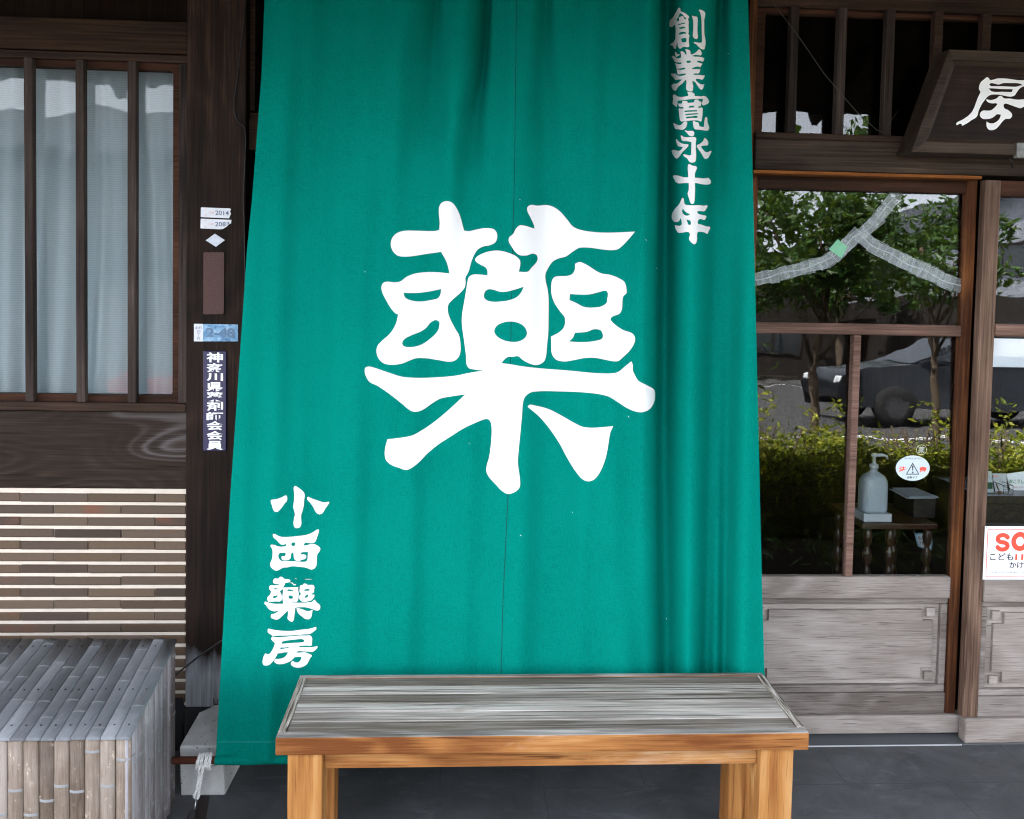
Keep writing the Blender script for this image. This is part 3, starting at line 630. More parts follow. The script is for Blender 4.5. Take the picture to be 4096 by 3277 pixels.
sheet('road_edge_line', 1.5, 120, -24.3, -24.15, -.004, M_LINE)

# ------------------------------------------------------------------ the shop building
SHOP = thing('pharmacy_building', 'old dark timber Japanese pharmacy front with barred window, striped tile wall and glazed sliding doors', 'building', (0, 0.1, 0))
pil_l, pil_r = XX(744, 1500), XX(984, 500)
XL, XR, ZT = -3.4, 3.6, 2.86
# --- pillar and its cracks
mb = MB(); mb.box(pil_l, pil_r, 0.0, .2, ZZ(860, 2829), ZT); mb.build('pillar', W_DARKV, SHOP, .004)
mb = MB(); mb.box(pil_l - .01, pil_r + .25, .012, .3, 0.0, ZZ(860, 2833)); mb.build('foundation_stone', M_STONE, SHOP, .01)
mb = MB(); mb.box(XL, pil_l - .011, .012, .3, 0.0, ZZ(370, 2806)); mb.build('foundation_stone', M_STONE, SHOP, .006)
# --- left bay
def tilted_pane(name, x0, x1, z0, z1, y, deg, mat, parent):
    """old glass leans a little in its groove"""
    t = math.tan(RAD(deg)); zc = (z0 + z1) / 2; d = .0035
    f = lambda z: y + (z - zc) * t
    mb = MB()
    mb.hexa([(x0, f(z0), z0), (x1, f(z0), z0), (x1, f(z0) + d, z0), (x0, f(z0) + d, z0)], [(x0, f(z1), z1), (x1, f(z1), z1), (x1, f(z1) + d, z1), (x0, f(z1) + d, z1)])
    return mb.build(name, mat, parent)
zb0, zb1 = ZZ(370, 201), ZZ(370, 72)
mb = MB(); mb.box(XL, pil_l - .001, .012, .16, zb0, zb1); mb.build('beam', W_DARKH, SHOP, .003)
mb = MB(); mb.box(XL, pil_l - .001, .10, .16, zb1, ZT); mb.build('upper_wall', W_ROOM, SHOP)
win = MB()
zr0 = ZZ(370, 236); zs1 = ZZ(370, 1612); zs0 = ZZ(370, 1646)
xf = XX(708, 900)
WXL = -2.35
win.box(WXL, pil_l - .001, .014, .15, zr0, zb0 - .003)
WIN = win.build('window', W_FRAMEH, SHOP, .003)
mb = MB(); mb.box(WXL, pil_l - .001, .002, .15, zs0, zs1); mb.build('window_sill', W_FRAMEH, WIN, .003)
for a_, b_ in ((xf, pil_l - .001), (WXL, WXL + .05)):
    mb = MB(); mb.box(a_, b_, .016, .15, zs1, zr0); mb.build('jamb', W_BARV, WIN, .003)
xg = XX(694, 900, .04); zg1 = ZZ(370, 273, .04); zg0 = ZZ(370, 1579, .04)
def rounded_frame(mb, x0, x1, z0, z1, gx0, gx1, gz0, gz1, y0, y1, r):
    """sash with an opening whose corners are rounded"""
    k = 5; inner = []
    for cx, cz, a0 in ((gx1 - r, gz1 - r, 0), (gx0 + r, gz1 - r, 90), (gx0 + r, gz0 + r, 180), (gx1 - r, gz0 + r, 270)):
        for j in range(k + 1):
            a = RAD(a0 + 90 * j / k); inner.append((cx + r * math.cos(a), cz + r * math.sin(a)))
    n = len(inner)
    outer = []
    for i, (ix, iz) in enumerate(inner):
        q = i // (k + 1); j = i % (k + 1)
        cxs = [(x1, z1), (x0, z1), (x0, z0), (x1, z0)][q]
        if j == k // 2 or j == k // 2 + 1: outer.append(cxs)
        elif q == 0: outer.append((x1, iz) if j < k / 2 else (ix, z1))
        elif q == 1: outer.append((ix, z1) if j < k / 2 else (x0, iz))
        elif q == 2: outer.append((x0, iz) if j < k / 2 else (ix, z0))
        else: outer.append((ix, z0) if j < k / 2 else (x1, iz))
    vs = [(p[0], y, p[1]) for y in (y0, y1) for L in (outer, inner) for p in L]
    fs = []
    for i in range(n):
        j = (i + 1) % n
        fs += [(i, j, n + j, n + i), (n + i, n + j, 3 * n + j, 3 * n + i), (2 * n + i, 3 * n + i, 3 * n + j, 2 * n + j)]
    mb.add(vs, fs)
mb = MB(); rounded_frame(mb, WXL + .05, xf, zs1, zr0, WXL + .12, xg, zg0, zg1, .034, .075, .014); mb.build('sash', W_RED, WIN)
tilted_pane('pane', WXL + .06, xf - .002, zg0 - .008, zg1 + .008, .055, -.6, M_GLASS, WIN)
for pxc in (526, 319, 113.5, -92, -298, -504, -710):
    mb = MB(); mb.px(pxc - 18, 250, pxc + 18, 1560, .004, .034)
    xs = [v[0] for v in mb.v]
    mb2 = MB(); mb2.box(min(xs), max(xs), .006, .033, zs1 + .0005, zr0 - .0005); mb2.build('window_bar', W_BARV, WIN, .003)
mb = MB(); mb.box(XL, pil_l - .001, .018, .13, ZZ(370, 1959), zs0 - .002); mb.build('panel_board', W_PANEL, SHOP, .004)
mb = MB(); mb.box(XL, WXL, .02, .16, zs0, zb0 - .003); mb.box(-11, XL - .001, .02, .16, 0, ZT); mb.build('side_wall', W_DARKH, SHOP)
# --- striped tile wall
mb = MB(); mb.box(XL, pil_l - .002, .0265, .14, .0, ZZ(370, 1962)); TW = mb.build('tile_wall', M_MORTAR, SHOP)
mb = MB()
pitch = (ZZ(370, 2022) - ZZ(370, 2500)) / 10; th = pitch * .715; ztop = ZZ(370, 1973.5, .026)
Lp = XX(613, 2200) - XX(342, 2200)
rnd = random.Random(4)
row = 0; z = ztop
while z - th > .055:
    x = XX(613 if row % 2 == 0 else 476, 2200) + 6 * Lp
    while x > XL + Lp:
        xa, xb = x - Lp + .0006, x - .0006
        if xa < pil_l - .004:
            dz = rnd.uniform(-.0006, .0006); fy = .021 + rnd.uniform(0, .0015)
            xb2 = min(xb, pil_l - .004)
            b = .0035
            lo = [(xa, .036, z - th + dz), (xb2, .036, z - th + dz), (xb2, .036, z + dz), (xa, .036, z + dz)]
            hi = [(xa + b, fy, z - th + b + dz), (xb2 - b, fy, z - th + b + dz), (xb2 - b, fy, z - b + dz), (xa + b, fy, z - b + dz)]
            mid = [(xa, fy + .003, z - th + dz), (xb2, fy + .003, z - th + dz), (xb2, fy + .003, z + dz), (xa, fy + .003, z + dz)]
            vs = lo + mid + hi
            fs = []
            for a in (0, 4):
                for i in range(4):
                    j = (i + 1) % 4; fs.append((a + i, a + j, a + 4 + j, a + 4 + i))
            fs.append((8, 9, 10, 11))
            mb.add(vs, fs)
        x -= Lp
    z -= pitch; row += 1
tl = mb.build('glazed_tiles', M_TILE, TW)
# --- behind the banner
rj0, rj1 = XX(2996, 370), XX(3028, 370)
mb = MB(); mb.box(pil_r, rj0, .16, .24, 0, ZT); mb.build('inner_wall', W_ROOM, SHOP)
mb = MB(); mb.box(XX(992, 200, .05), XX(1021, 200, .05), .05, .12, ZZ(1005, 445, .05), ZT); mb.build('thin_post', W_FRAMEH, SHOP, .002)
mb = MB(); mb.box(pil_r + .002, rj0 - .002, .03, .16, ZZ(1010, 600, .03), ZZ(1010, 474, .03)); mb.build('cross_beam', W_DARKH, SHOP, .003)
mb = MB(); mb.box(pil_r + .002, rj0 - .002, .045, .16, ZZ(1010, 473, .03), ZZ(1010, 447, .03)); mb.build('sill_rail', W_FRAMEH, SHOP, .002)
# --- right bay
mb = MB(); mb.box(rj0, rj1, .018, .16, 0, ZT); mb.build('door_jamb', W_REDV, SHOP, .003)
zl1, zl0 = ZZ(3300, 561), ZZ(3300, 684)
mb = MB(); mb.box(rj1 + .001, XR, 0.0, .15, zl0, zl1); mb.build('lintel', wood('lintel_wood', (0.0119, 0.0075, 0.0052), (0.0452, 0.0304, 0.0211), (0.1302, 0.0873, 0.0615), 'x', rings=8, rs=1.5, ringamt=.35, blot=.6, along=.2), SHOP, .004)
mb = MB(); mb.box(rj1 + .001, XX(3930, 705, .01), .012, .15, ZZ(3450, 704, .01), zl0 - .001); mb.build('door_track', W_ORANGE, SHOP, .001)
tr = MB()
zt0, zt1 = ZZ(3300, 559), ZZ(3300, 534)
zh = ZZ(3300, 22)
tr.box(rj1 + .001, XR, .004, .12, zl1 + .001, zt1)
TRN = tr.build('transom_window', W_FRAMEH, SHOP, .003)
mb = MB(); mb.box(rj1 + .001, XR, .03, .12, zh, ZT); mb.build('transom_head', W_FRAMEH, TRN, .003)
mb = MB(); mb.box(rj1 + .001, XR, .045, .08, ZZ(3300, 58, .045), zh - .001); mb.box(rj1 + .001, rj1 + .035, .045, .08, zt1, ZZ(3300, 58, .045) - .001); mb.build('sash', W_RED, TRN, .002)
tilted_pane('pane', rj1 + .03, XR, zt1 - .004, zh, .066, -.2, M_GLASST, TRN)
for k in range(12):
    c = 3173.5 + 191.7 * k
    x0, x1 = XX(c - 17.5, 300, .01), XX(c + 17.5, 300, .01)
    if x1 < XR:
        mb = MB(); mb.box(x0, x1, .010, .040, zt1 + .0005, zh - .0005); mb.build('window_bar', W_BARV if k < 3 else W_FRAMEH, TRN, .003)

def door(name_label, yf, xs0, xs1, xg0, xg1, ys, mull, bottom_over, rail_mat, stile_mat):
    """sliding door: xs0..xs1 outer edges, xg0..xg1 glass edges; ys = photo rows: top, glass top, mid rail, low rail, mouldings, bottom"""
    zt, zg1, zm1, zm0, zr1, zr0, zp1, zp0, zk1, zk0, zb0 = ys
    mb = MB(); mb.box(xs0, xg0, yf, yf + .034, zk0, zt); D = mb.build('sliding_door', stile_mat, SHOP, .003)
    mb = MB(); mb.box(xg1, xs1, yf, yf + .034, zk0, zt); mb.build('stile', stile_mat, D, .003)
    e = .0006
    mb = MB(); mb.box(xg0 + e, xg1 - e, yf + .004, yf + .032, zg1, zt - e); mb.build('top_rail', W_RED, D, .003)
    mb = MB(); mb.box(xg0 + e, xg1 - e, yf - .004, yf + .032, zm0, zm1); mb.build('middle_rail', rail_mat, D, .004)
    mb = MB(); mb.box(xg0 + e, xg1 - e, yf - .006, yf + .032, zr0, zr1); mb.build('lower_rail', W_GREYH2, D, .005)
    mb = MB(); mb.box(xg0 + e, xg1 - e, yf + .002, yf + .032, zk0, zk1); mb.build('kick_rail', W_GREYH, D, .003)
    mb = MB(); mb.box(bottom_over[0], bottom_over[1], yf - .012, yf + .033, zb0, zk0 - e); mb.build('bottom_board', W_GREYH2, D, .005)
    # moulded panel
    mb = MB()
    w_ = zr0 - zp1
    mb.box(xg0 + e, xg1 - e, yf + .008, yf + .032, zp1, zr0 - e); mb.box(xg0 + e, xg1 - e, yf + .008, yf + .032, zk1 + e, zp0)
    mb.box(xg1 - e - w_ * 1.1, xg1 - e, yf + .0081, yf + .032, zp0 + e, zp1 - e); mb.box(xg0 + e, xg0 + e + w_ * 1.1, yf + .0081, yf + .032, zp0 + e, zp1 - e)
    mb.build('panel_moulding', W_GREYH, D, .004)
    px0, px1 = xg0 + w_ * 1.1 + 2 * e, xg1 - w_ * 1.1 - 2 * e
    mb = MB(); mb.box(px0, px1, yf + .024, yf + .034, zp0 + 2 * e, zp1 - 2 * e); P_ = mb.build('panel', W_GREYH2, D)
    q = .037; m_ = .024
    a0, a1, b0, b1 = px0 + m_, px1 - m_, zp0 + m_ * .9, zp1 - m_ * .9
    pts = [(a0 + q, b0), (a1 - q, b0), (a1 - q, b0 + q), (a1, b0 + q), (a1, b1 - q), (a1 - q, b1 - q), (a1 - q, b1), (a0 + q, b1), (a0 + q, b1 - q), (a0, b1 - q), (a0, b0 + q), (a0 + q, b0 + q)]
    mb = MB(); n = len(pts)
    mb.add([(p[0], yf + .011, p[1]) for p in pts] + [(p[0], yf + .0245, p[1]) for p in pts], [tuple(reversed(range(n)))] + [(i, (i + 1) % n, n + (i + 1) % n, n + i) for i in range(n)])
    s = q - .008
    for cx in (a0 - .006, a1 + .006 - s):
        for cz in (b0 - .006, b1 + .006 - s):
            mb.box(cx, cx + s, yf + .011, yf + .0245, cz, cz + s)
    mb.build('raised_field', W_GREYH2, P_, .0012)
    tilted_pane('pane', xg0 - .004, xg1 + .004, zm1 - .004, zg1 + .004, yf + .018, 1.9, M_GLASSD, D)
    if mull:
        x0, x1 = mull
        mb = MB(); mb.box(x0, x1, yf - .002, yf + .03, zr1 + .0005, zm0 - .0005); mb.build('mullion', W_DOORH, D, .004)
    tilted_pane('pane', xg0 - .004, xg1 + .004, zr1 - .004, zm0 + .004, yf + .018, 1.7, M_GLASSD, D)
    return D
Y1 = .070
DOOR1 = door('', Y1, rj0 + .01, XX(3888, 1295, Y1), XX(3040, 1295, Y1) - .02, XX(3846, 1295, Y1),
             [ZZ(3450, 697, Y1), ZZ(3450, 764, Y1), ZZ(3440, 1296, Y1), ZZ(3440, 1340, Y1), ZZ(3420, 2307, Y1), ZZ(3420, 2394, Y1), ZZ(3420, 2419, Y1), ZZ(3420, 2746, Y1), ZZ(3420, 2775, Y1), ZZ(3420, 2857, Y1), .012],
             (XX(3397, 1820, Y1), XX(3428, 1820, Y1)), (rj0 + .01, XX(3850, 2900, Y1)), W_DOORH, W_REDV)
Y2 = .012
x2 = XX(3896, 1800, Y2)
DOOR2 = door('', Y2, x2, x2 + .98, XX(3958, 1800, Y2), x2 + .93,
             [ZZ(4036, 722, Y2), ZZ(4036, 785, Y2), ZZ(4036, 1297, Y2), ZZ(4036, 1347, Y2), ZZ(4036, 2318, Y2), ZZ(4036, 2408, Y2), ZZ(4036, 2432, Y2), ZZ(4036, 2762, Y2), ZZ(4036, 2788, Y2), ZZ(4036, 2868, Y2), .004],
             None, (XX(3853, 2930, Y2), x2 + .98), W_DOORH, W_GREYV)
mb = MB(); mb.box(x2 + .985, XR, .02, .14, 0, zl0); mb.box(XR + .001, 11, .02, .14, 0, ZT); mb.build('side_wall', W_DARKH, SHOP)
mb = MB(); mb.box(rj1, XX(3846, 2980, 0), -.003, .0, .0, .0032); mb.build('threshold_rail', plain('pale_aluminium', (.42, .43, .44), .4, .5, 0, .03, 30), SHOP)
mb = MB(); mb.box(rj0, XR, .001, .16, .0, .0035); mb.build('threshold', plain('threshold_stone', (.09, .095, .1), .6), SHOP)
# --- shell, ceiling, eave with rafters
mb = MB()
mb.box(XL - .1, XR + .1, 3.0, 3.15, 0, 4.2); mb.box(XL - .1, XL, .16, 3.0, 0, 4.2); mb.box(XR, XR + .1, .16, 3.0, 0, 4.2)
mb.box(-.55, -.47, .25, 3.0, 0, 2.6); mb.box(XL, XR, .25, 3.0, 2.62, 2.7)
mb.box(-11, 11, .02, .16, ZT, 3.0)
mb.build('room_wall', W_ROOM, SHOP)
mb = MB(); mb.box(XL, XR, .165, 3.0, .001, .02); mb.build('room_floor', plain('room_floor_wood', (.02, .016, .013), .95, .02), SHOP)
ef, eb = -2.30, .3  # unseen overhang deepened to put the banner's top in shade
ez = lambda y: 2.50 + (y - ef) * .22
M_SOFFIT = wood('eave_board_wood', (.014, .009, .006), (.036, .023, .016), (.075, .05, .035), 'y', rings=4, blot=.5)
mb = MB()
mb.hexa([(-11, ef, ez(ef)), (11, ef, ez(ef)), (11, eb, ez(eb)), (-11, eb, ez(eb))], [(-11, ef, ez(ef) + .09), (11, ef, ez(ef) + .09), (11, eb, ez(eb) + .09), (-11, eb, ez(eb) + .09)])  # eave drawn out past both shop ends to keep side skylight off
EAVE = mb.build('eave', M_SOFFIT, SHOP)
for k in range(20):
    x = -4.0 + k * .43
    mb = MB(); mb.hexa([(x, ef + .01, ez(ef) - .07), (x + .05, ef + .01, ez(ef) - .07), (x + .05, .01, ez(0) - .07), (x, .01, ez(0) - .07)], [(x, ef + .01, ez(ef) - .001), (x + .05, ef + .01, ez(ef) - .001), (x + .05, .01, ez(0) - .001), (x, .01, ez(0) - .001)])
    mb.build('rafter', M_SOFFIT, EAVE)
mb = MB(); mb.hexa([(-11, ef - .05, 2.60), (11, ef - .05, 2.60), (11, 3.2, 4.9), (-11, 3.2, 4.9)], [(-11, ef - .05, 2.70), (11, ef - .05, 2.70), (11, 3.2, 5.02), (-11, 3.2, 5.02)])
mb.build('roof', plain('grey_roof_tile', (.07, .075, .08), .5, .4), SHOP)

# ================================================================== the banner
def interp(tab, t):
    if t <= tab[0][0]: return tab[0][1]
    for (a, va), (b, vb) in zip(tab, tab[1:]):
        if t <= b: return va + (vb - va) * (t - a) / (b - a)
    return tab[-1][1]
ED_L = [(-700, 1092), (0, 1058), (300, 1046), (797, 1008), (1000, 988), (2000, 920), (2518, 892), (3045, 862)]
ED_R = [(-700, 2974), (0, 2992), (696, 3011), (1200, 3022), (2300, 3047), (2693, 3058), (3045, 3068)]
BY0, BY1, BZ0, BZ1 = -.335, -.12, .12, 2.40
def cloth_y(z): return BY0 + (z - BZ0) * (BY1 - BY0) / (BZ1 - BZ0)
_N = Vector((0, (BZ1 - BZ0), -(BY1 - BY0))).normalized()      # plane through the mean cloth
_P0 = Vector((0, BY0, BZ0))
def on_cloth(px, py):
    d = ray(px, py); t = (_P0 - CAM_LOC).dot(_N) / d.dot(_N)
    return CAM_LOC + d * t
# folds: (centre, half-width, height towards the viewer), each along the photo's rows
FOLDS = [
 ([(0, 1747), (500, 1690), (1000, 1530), (1600, 1480)], [(0, 22), (500, 75), (1600, 110)], [(0, -.013), (500, -.014), (1000, -.009), (1600, -.003), (2200, 0)]),
 ([(0, 1956), (250, 1940), (450, 1910), (700, 1885), (1200, 1850)], [(0, 14), (300, 20), (600, 38), (1200, 60)], [(-300, -.018), (300, -.019), (600, -.015), (900, -.008), (1400, 0)]),
 ([(0, 1860), (700, 1790)], [(0, 40), (800, 60)], [(0, .006), (700, .006), (1300, 0)]),
 ([(0, 2182), (300, 2172), (800, 2150)], [(0, 18), (800, 45)], [(-200, -.014), (300, -.011), (700, -.005), (1200, 0)]),
 ([(0, 2060), (800, 2040)], [(0, 40), (800, 50)], [(0, .006), (600, .004), (1200, 0)]),
 ([(0, 2668), (900, 2658), (1900, 2650), (2700, 2662)], [(0, 26), (900, 30), (2700, 36)], [(-200, -.036), (900, -.034), (1900, -.026), (2700, -.024)]),
 ([(0, 2600), (1900, 2590), (2700, 2598)], [(0, 36), (2700, 40)], [(0, .005), (1900, .007), (2700, .006)]),
 ([(0, 2885), (400, 2868), (900, 2858), (1500, 2846), (2700, 2822)], [(0, 18), (300, 30), (900, 40), (2700, 27)], [(-200, -.026), (400, -.018), (900, -.014), (1500, -.015), (2700, -.020)]),
 ([(0, 2770), (1500, 2752), (2700, 2748)], [(0, 40), (2700, 38)], [(0, .007), (1500, .010), (2700, .009)]),
 ([(900, 2930), (1800, 2908), (2700, 2896)], [(900, 26), (2700, 22)], [(700, 0), (1200, -.011), (1900, -.016), (2700, -.018)]),
 ([(900, 2985), (2700, 2965)], [(900, 34), (2700, 36)], [(600, .002), (1500, .008), (2700, .009)]),
 ([(1500, 2530), (2700, 2562)], [(1500, 40), (2700, 34)], [(1300, 0), (1900, -.007), (2700, -.010)]),
 ([(1500, 2450), (2700, 2470)], [(1500, 50), (2700, 40)], [(1300, 0), (1900, .003), (2700, .004)]),
 ([(1700, 1530), (2700, 1520)], [(1700, 90), (2700, 90)], [(1500, 0), (2000, -.010), (2600, -.010), (3000, -.003)]),
 ([(1900, 1890), (2700, 1880)], [(1900, 80), (2700, 80)], [(1800, 0), (2300, -.007), (2700, -.007), (3000, 0)]),
 ([(0, 1150), (1200, 1130)], [(0, 60), (1200, 70)], [(0, -.004), (900, -.006), (2000, -.004), (2800, 0)]),
 ([(0, 1420), (1200, 1300)], [(0, 80), (1200, 90)], [(0, -.004), (900, -.006), (2000, -.003), (2800, 0)]),
]
def fold(px, py):
    s = 0.0
    for xs, ws, hs in FOLDS:
        h = interp(hs, py)
        if h:
            d = (px - interp(xs, py)) / interp(ws, py)
            if len(xs) > 3 and py < 900 and xs[0][1] < 2000: d *= .45 + .55 * max(py, 0) / 900 if d < 0 else 2.0 - 1.0 * max(py, 0) / 900   # pleats: soft on one side, sharp on the other
            if abs(d) < 4: s += 3.6 * h * math.exp(-d * d * .5)
    k = min(1.0, max(.25, (py + 500) / 900))
    s += .0170 * k * math.sin(px * .0125 + py * .0007 + .9 * math.sin(py * .0012)) + .0105 * math.sin(px * .0262 + 2.0 + py * .0010 + .7 * math.sin(py * .0021)) +   .0030 * math.sin(px * .056 + py * .0016)
    return s
def cloth_pt(px, py, lift=0.0):
    p = on_cloth(px, py)
    d = (CAM_LOC - p).normalized()
    return p + d * (fold(px, py) + lift)
BAN = thing('shop_banner', 'tall green canvas shop banner with huge white medicine character, leaning out behind the bench', 'banner', (.2, BY0, .12))
mb = MB()
NU, NV = 430, 150
for j in range(NV + 1):
    py = -620 + (3046 + 620) * j / NV
    l, r = interp(ED_L, py), interp(ED_R, py)
    for i in range(NU + 1):
        px = l + (r - l) * i / NU
        mb.v.append(tuple(cloth_pt(px, py)))
W1 = NU + 1
for j in range(NV):
    for i in range(NU):
        mb.f.append((j * W1 + i, (j + 1) * W1 + i, (j + 1) * W1 + i + 1, j * W1 + i + 1)); mb.m.append(0); mb.sm.append(True)
cl = mb.build('cloth', M_CLOTH, BAN)
# the hem, folded round the pipe
pl, pr = on_cloth(864, 3036), on_cloth(3068, 3020)
pz = .146
PIPE_Y = BY0 + .004
mb = MB()
ns = 60
for i in range(ns + 1):
    t = i / ns; x = XX(862, 3030, PIPE_Y) + (XX(3068, 3020, PIPE_Y) - XX(862, 3030, PIPE_Y)) * t
    for k in range(14):
        a = 2 * math.pi * k / 14
        r_ = .0135 + .001 * math.sin(t * 37) + .0008 * math.sin(t * 91 + k)
        mb.v.append((x, PIPE_Y + r_ * math.cos(a), pz - .002 * math.sin(t * 3.14) + r_ * math.sin(a)))
for i in range(ns):
    for k in range(14):
        mb.f.append((i * 14 + k, i * 14 + (k + 1) % 14, (i + 1) * 14 + (k + 1) % 14, (i + 1) * 14 + k)); mb.m.append(0); mb.sm.append(True)
mb.build('hem', M_CLOTH, BAN)
# hem stitching line and centre seam, thin welts sewn on
def strip_on(mb, pts, wpx, lift):
    """narrow strip along photo points, lying on the cloth"""
    n = len(pts)
    for i, (x, y) in enumerate(pts):
        a = Vector(pts[min(i + 1, n - 1)]) - Vector(pts[max(i - 1, 0)]); a.normalize(); nx, ny = -a.y, a.x
        for s in (-1, 1): mb.v.append(tuple(cloth_pt(x + nx * wpx * s, y + ny * wpx * s, lift)))
    b = len(mb.v) - 2 * n
    for i in range(n - 1): mb.f.append((b + 2 * i, b + 2 * i + 1, b + 2 * i + 3, b + 2 * i + 2)); mb.m.append(0); mb.sm.append(True)
mb = MB()
seam = [(-600, 2068), (0, 2066), (700, 2058), (1000, 2050), (1380, 2043), (1980, 2032), (2400, 2012), (2690, 2004), (3020, 1998)]
strip_on(mb, [(interp(seam, y), y) for y in range(-600, 3020, 24)], 1.2, .0010)
mb.build('centre_seam', plain('dark_green_thread', (.001, .05, .045), .9), BAN)
mb = MB(); strip_on(mb, [(x, 2968) for x in range(872, 3060, 12)], 1.6, .0012)
mb.build('hem_stitching', plain('pale_green_thread', (.010, .22, .19), .9), BAN)
# the white characters, printed on the cloth
def print_on_cloth(name, polys, parent, mat, du, dv):
    v, f = fill2d([smooth_poly(p) for p in polys])
    bm = bmesh.new()
    bv = [bm.verts.new((p[0], p[1], 0)) for p in v]
    for q in f:
        try: bm.faces.new([bv[i] for i in q])
        except ValueError: pass
    xs = [p[0] for p in v]; ys = [p[1] for p in v]
    x = math.floor(min(xs) / du) * du + du
    while x < max(xs):
        bmesh.ops.bisect_plane(bm, geom=bm.verts[:] + bm.edges[:] + bm.faces[:], plane_co=(x, 0, 0), plane_no=(1, 0, 0)); x += du
    y = math.floor(min(ys) / dv) * dv + dv
    while y < max(ys):
        bmesh.ops.bisect_plane(bm, geom=bm.verts[:] + bm.edges[:] + bm.faces[:], plane_co=(0, y, 0), plane_no=(0, 1, 0)); y += dv
    for q in bm.verts: q.co = cloth_pt(q.co.x, q.co.y, .0014)
    bmesh.ops.recalc_face_normals(bm, faces=bm.faces[:])
    for q in bm.faces: q.smooth = True
    me = bpy.data.meshes.new(name); bm.to_mesh(me); bm.free()
    me.materials.append(mat)
    return link(bpy.data.objects.new(name, me), parent)
print_on_cloth('medicine_character', GL_YAKU, BAN, M_CLOTHW, 14, 40)
for gl in (GL_SOU, GL_GYO, GL_KAN, GL_EI, GL_JU, GL_NEN): print_on_cloth('founding_year_character', gl, BAN, M_CLOTHW, 8, 30)
for gl in (GL_KO, GL_NISHI, GL_YAKUS, GL_BO): print_on_cloth('shop_name_character', gl, BAN, M_CLOTHW, 12, 30)
# tiny bits of lint caught in the weave
mb = MB()
rnd = random.Random(8)
for (x, y) in ((1461, 1087), (2585, 960), (2626, 1073), (1877, 1773), (2514, 1667), (2290, 2050), (2083, 2142), (2080, 798), (2913, 215), (2666, 2475)):
    a = rnd.uniform(0, 3.1); L = rnd.uniform(1.0, 3.0)
    mb = MB(); strip_on(mb, [(x - L * math.cos(a), y - L * math.sin(a)), (x, y + 1), (x + L * math.cos(a), y + L * math.sin(a))], .9, .0016); mb.build('lint', M_PAPER, BAN)
mb = MB(); xa = XX(692, 3036, PIPE_Y)
mb.tube([(xa, PIPE_Y, pz), (XX(3075, 3020, PIPE_Y), PIPE_Y, pz)], .0105, 16)
mb.build('pipe', M_RUST, BAN)
mb = MB(); p = on_cloth(1090, -620); q = on_cloth(2976, -620)
mb.tube([(p.x - .06, p.y, p.z), (q.x + .06, q.y, q.z)], .014, 12); mb.build('top_rod', M_RUST, BAN)

# ================================================================== concrete block, rope, ring
cy0, cy1 = -.255, .0
cx0, cx1 = XX(722, 3150, cy0), XX(900, 3190, cy0)
BLK = MB()
ch = .165
def tap(z): return .10 * (ch - z)      # sides lean in towards the top
bm = bmesh.new()
vs = []
lo = [(cx0, cy0), (cx1, cy0), (cx1 + .012, cy1), (cx0, cy1)]
hi = [(XX(713, 3050, cy0) + .002, cy0 + .004), (cx1 - .008, cy0 + .004), (cx1 + .006, cy1 - .02), (XX(713, 3050, cy0) + .010, cy1 - .02)]
for p in lo: vs.append(bm.verts.new((p[0], p[1], 0)))
for p in hi: vs.append(bm.verts.new((p[0], p[1], ch - (.018 if p[1] < cy0 + .1 else 0))))
for f in [(0, 3, 2, 1), (4, 5, 6, 7), (0, 1, 5, 4), (1, 2, 6, 5), (2, 3, 7, 6), (3, 0, 4, 7)]: bm.faces.new([vs[i] for i in f])
# the knocked-off far corner
bmesh.ops.bisect_plane(bm, geom=bm.verts[:] + bm.edges[:] + bm.faces[:], plane_co=(cx0 + .040, cy1 - .02, ch), plane_no=(-.75, .62, .22), clear_outer=True)
ed = [e for e in bm.edges if e.is_boundary]
bmesh.ops.holes_fill(bm, edges=ed)
bmesh.ops.bevel(bm, geom=[e for e in bm.edges], offset=.007, segments=2, affect='EDGES', profile=.6)
bmesh.ops.triangulate(bm, faces=bm.faces[:])
bmesh.ops.subdivide_edges(bm, edges=[e for e in bm.edges if e.calc_length() > .03], cuts=3, use_grid_fill=True)
rnd = random.Random(3)
for v in bm.verts: v.co += Vector((rnd.uniform(-1, 1), rnd.uniform(-1, 1), rnd.uniform(-1, 1) if v.co.z > .005 else 0)) * .0007
me = bpy.data.meshes.new('concrete_block'); bm.to_mesh(me); bm.free(); me.materials.append(M_CONC)
CB_ = link(bpy.data.objects.new('concrete_block', me))
tag(CB_, 'pale grey concrete block with chipped corner beside the bamboo box, holding the banner down', 'concrete block')

ROPE = thing('tie_rope', 'white braided rope wound round the rusty pipe and pulled down to a ring', 'rope', (XX(840, 3100, PIPE_Y), PIPE_Y, .02))
mb = MB()
rr = .0046
def twist(mb, pts, r):
    """a laid rope: three strands round the path"""
    pts = [Vector(p) for p in pts]; fine = []
    for a, b in zip(pts, pts[1:]):
        k = max(2, int((b - a).length / .0022))
        fine += [a.lerp(b, i / k) for i in range(k)]
    fine.append(pts[-1])
    for s in range(3):
        path = []
        for i, p in enumerate(fine):
            t = (fine[min(i + 1, len(fine) - 1)] - fine[max(i - 1, 0)]).normalized()
            u = t.cross(Vector((.3, .9, .2))).normalized(); w_ = t.cross(u)
            a = i * .42 + s * 2.094
            path.append(p + (u * math.cos(a) + w_ * math.sin(a)) * r * .5)
        mb.tube(path, r * .62, 6)
for (ppx, tilt) in ((793, .006), (808, .004), (823, .007), (831, -.003), (842, .002)):
    x = XX(ppx, 3036, PIPE_Y); loop = []
    for k in range(25):
        a = 2 * math.pi * k / 24
        loop.append((x + tilt * math.sin(a) + .002 * k / 24, PIPE_Y - .0012 + .0165 * math.cos(a), pz - .003 + .0205 * math.sin(a)))
    twist(mb, loop, rr)
hook = onY(783, 3187, PIPE_Y - .035)
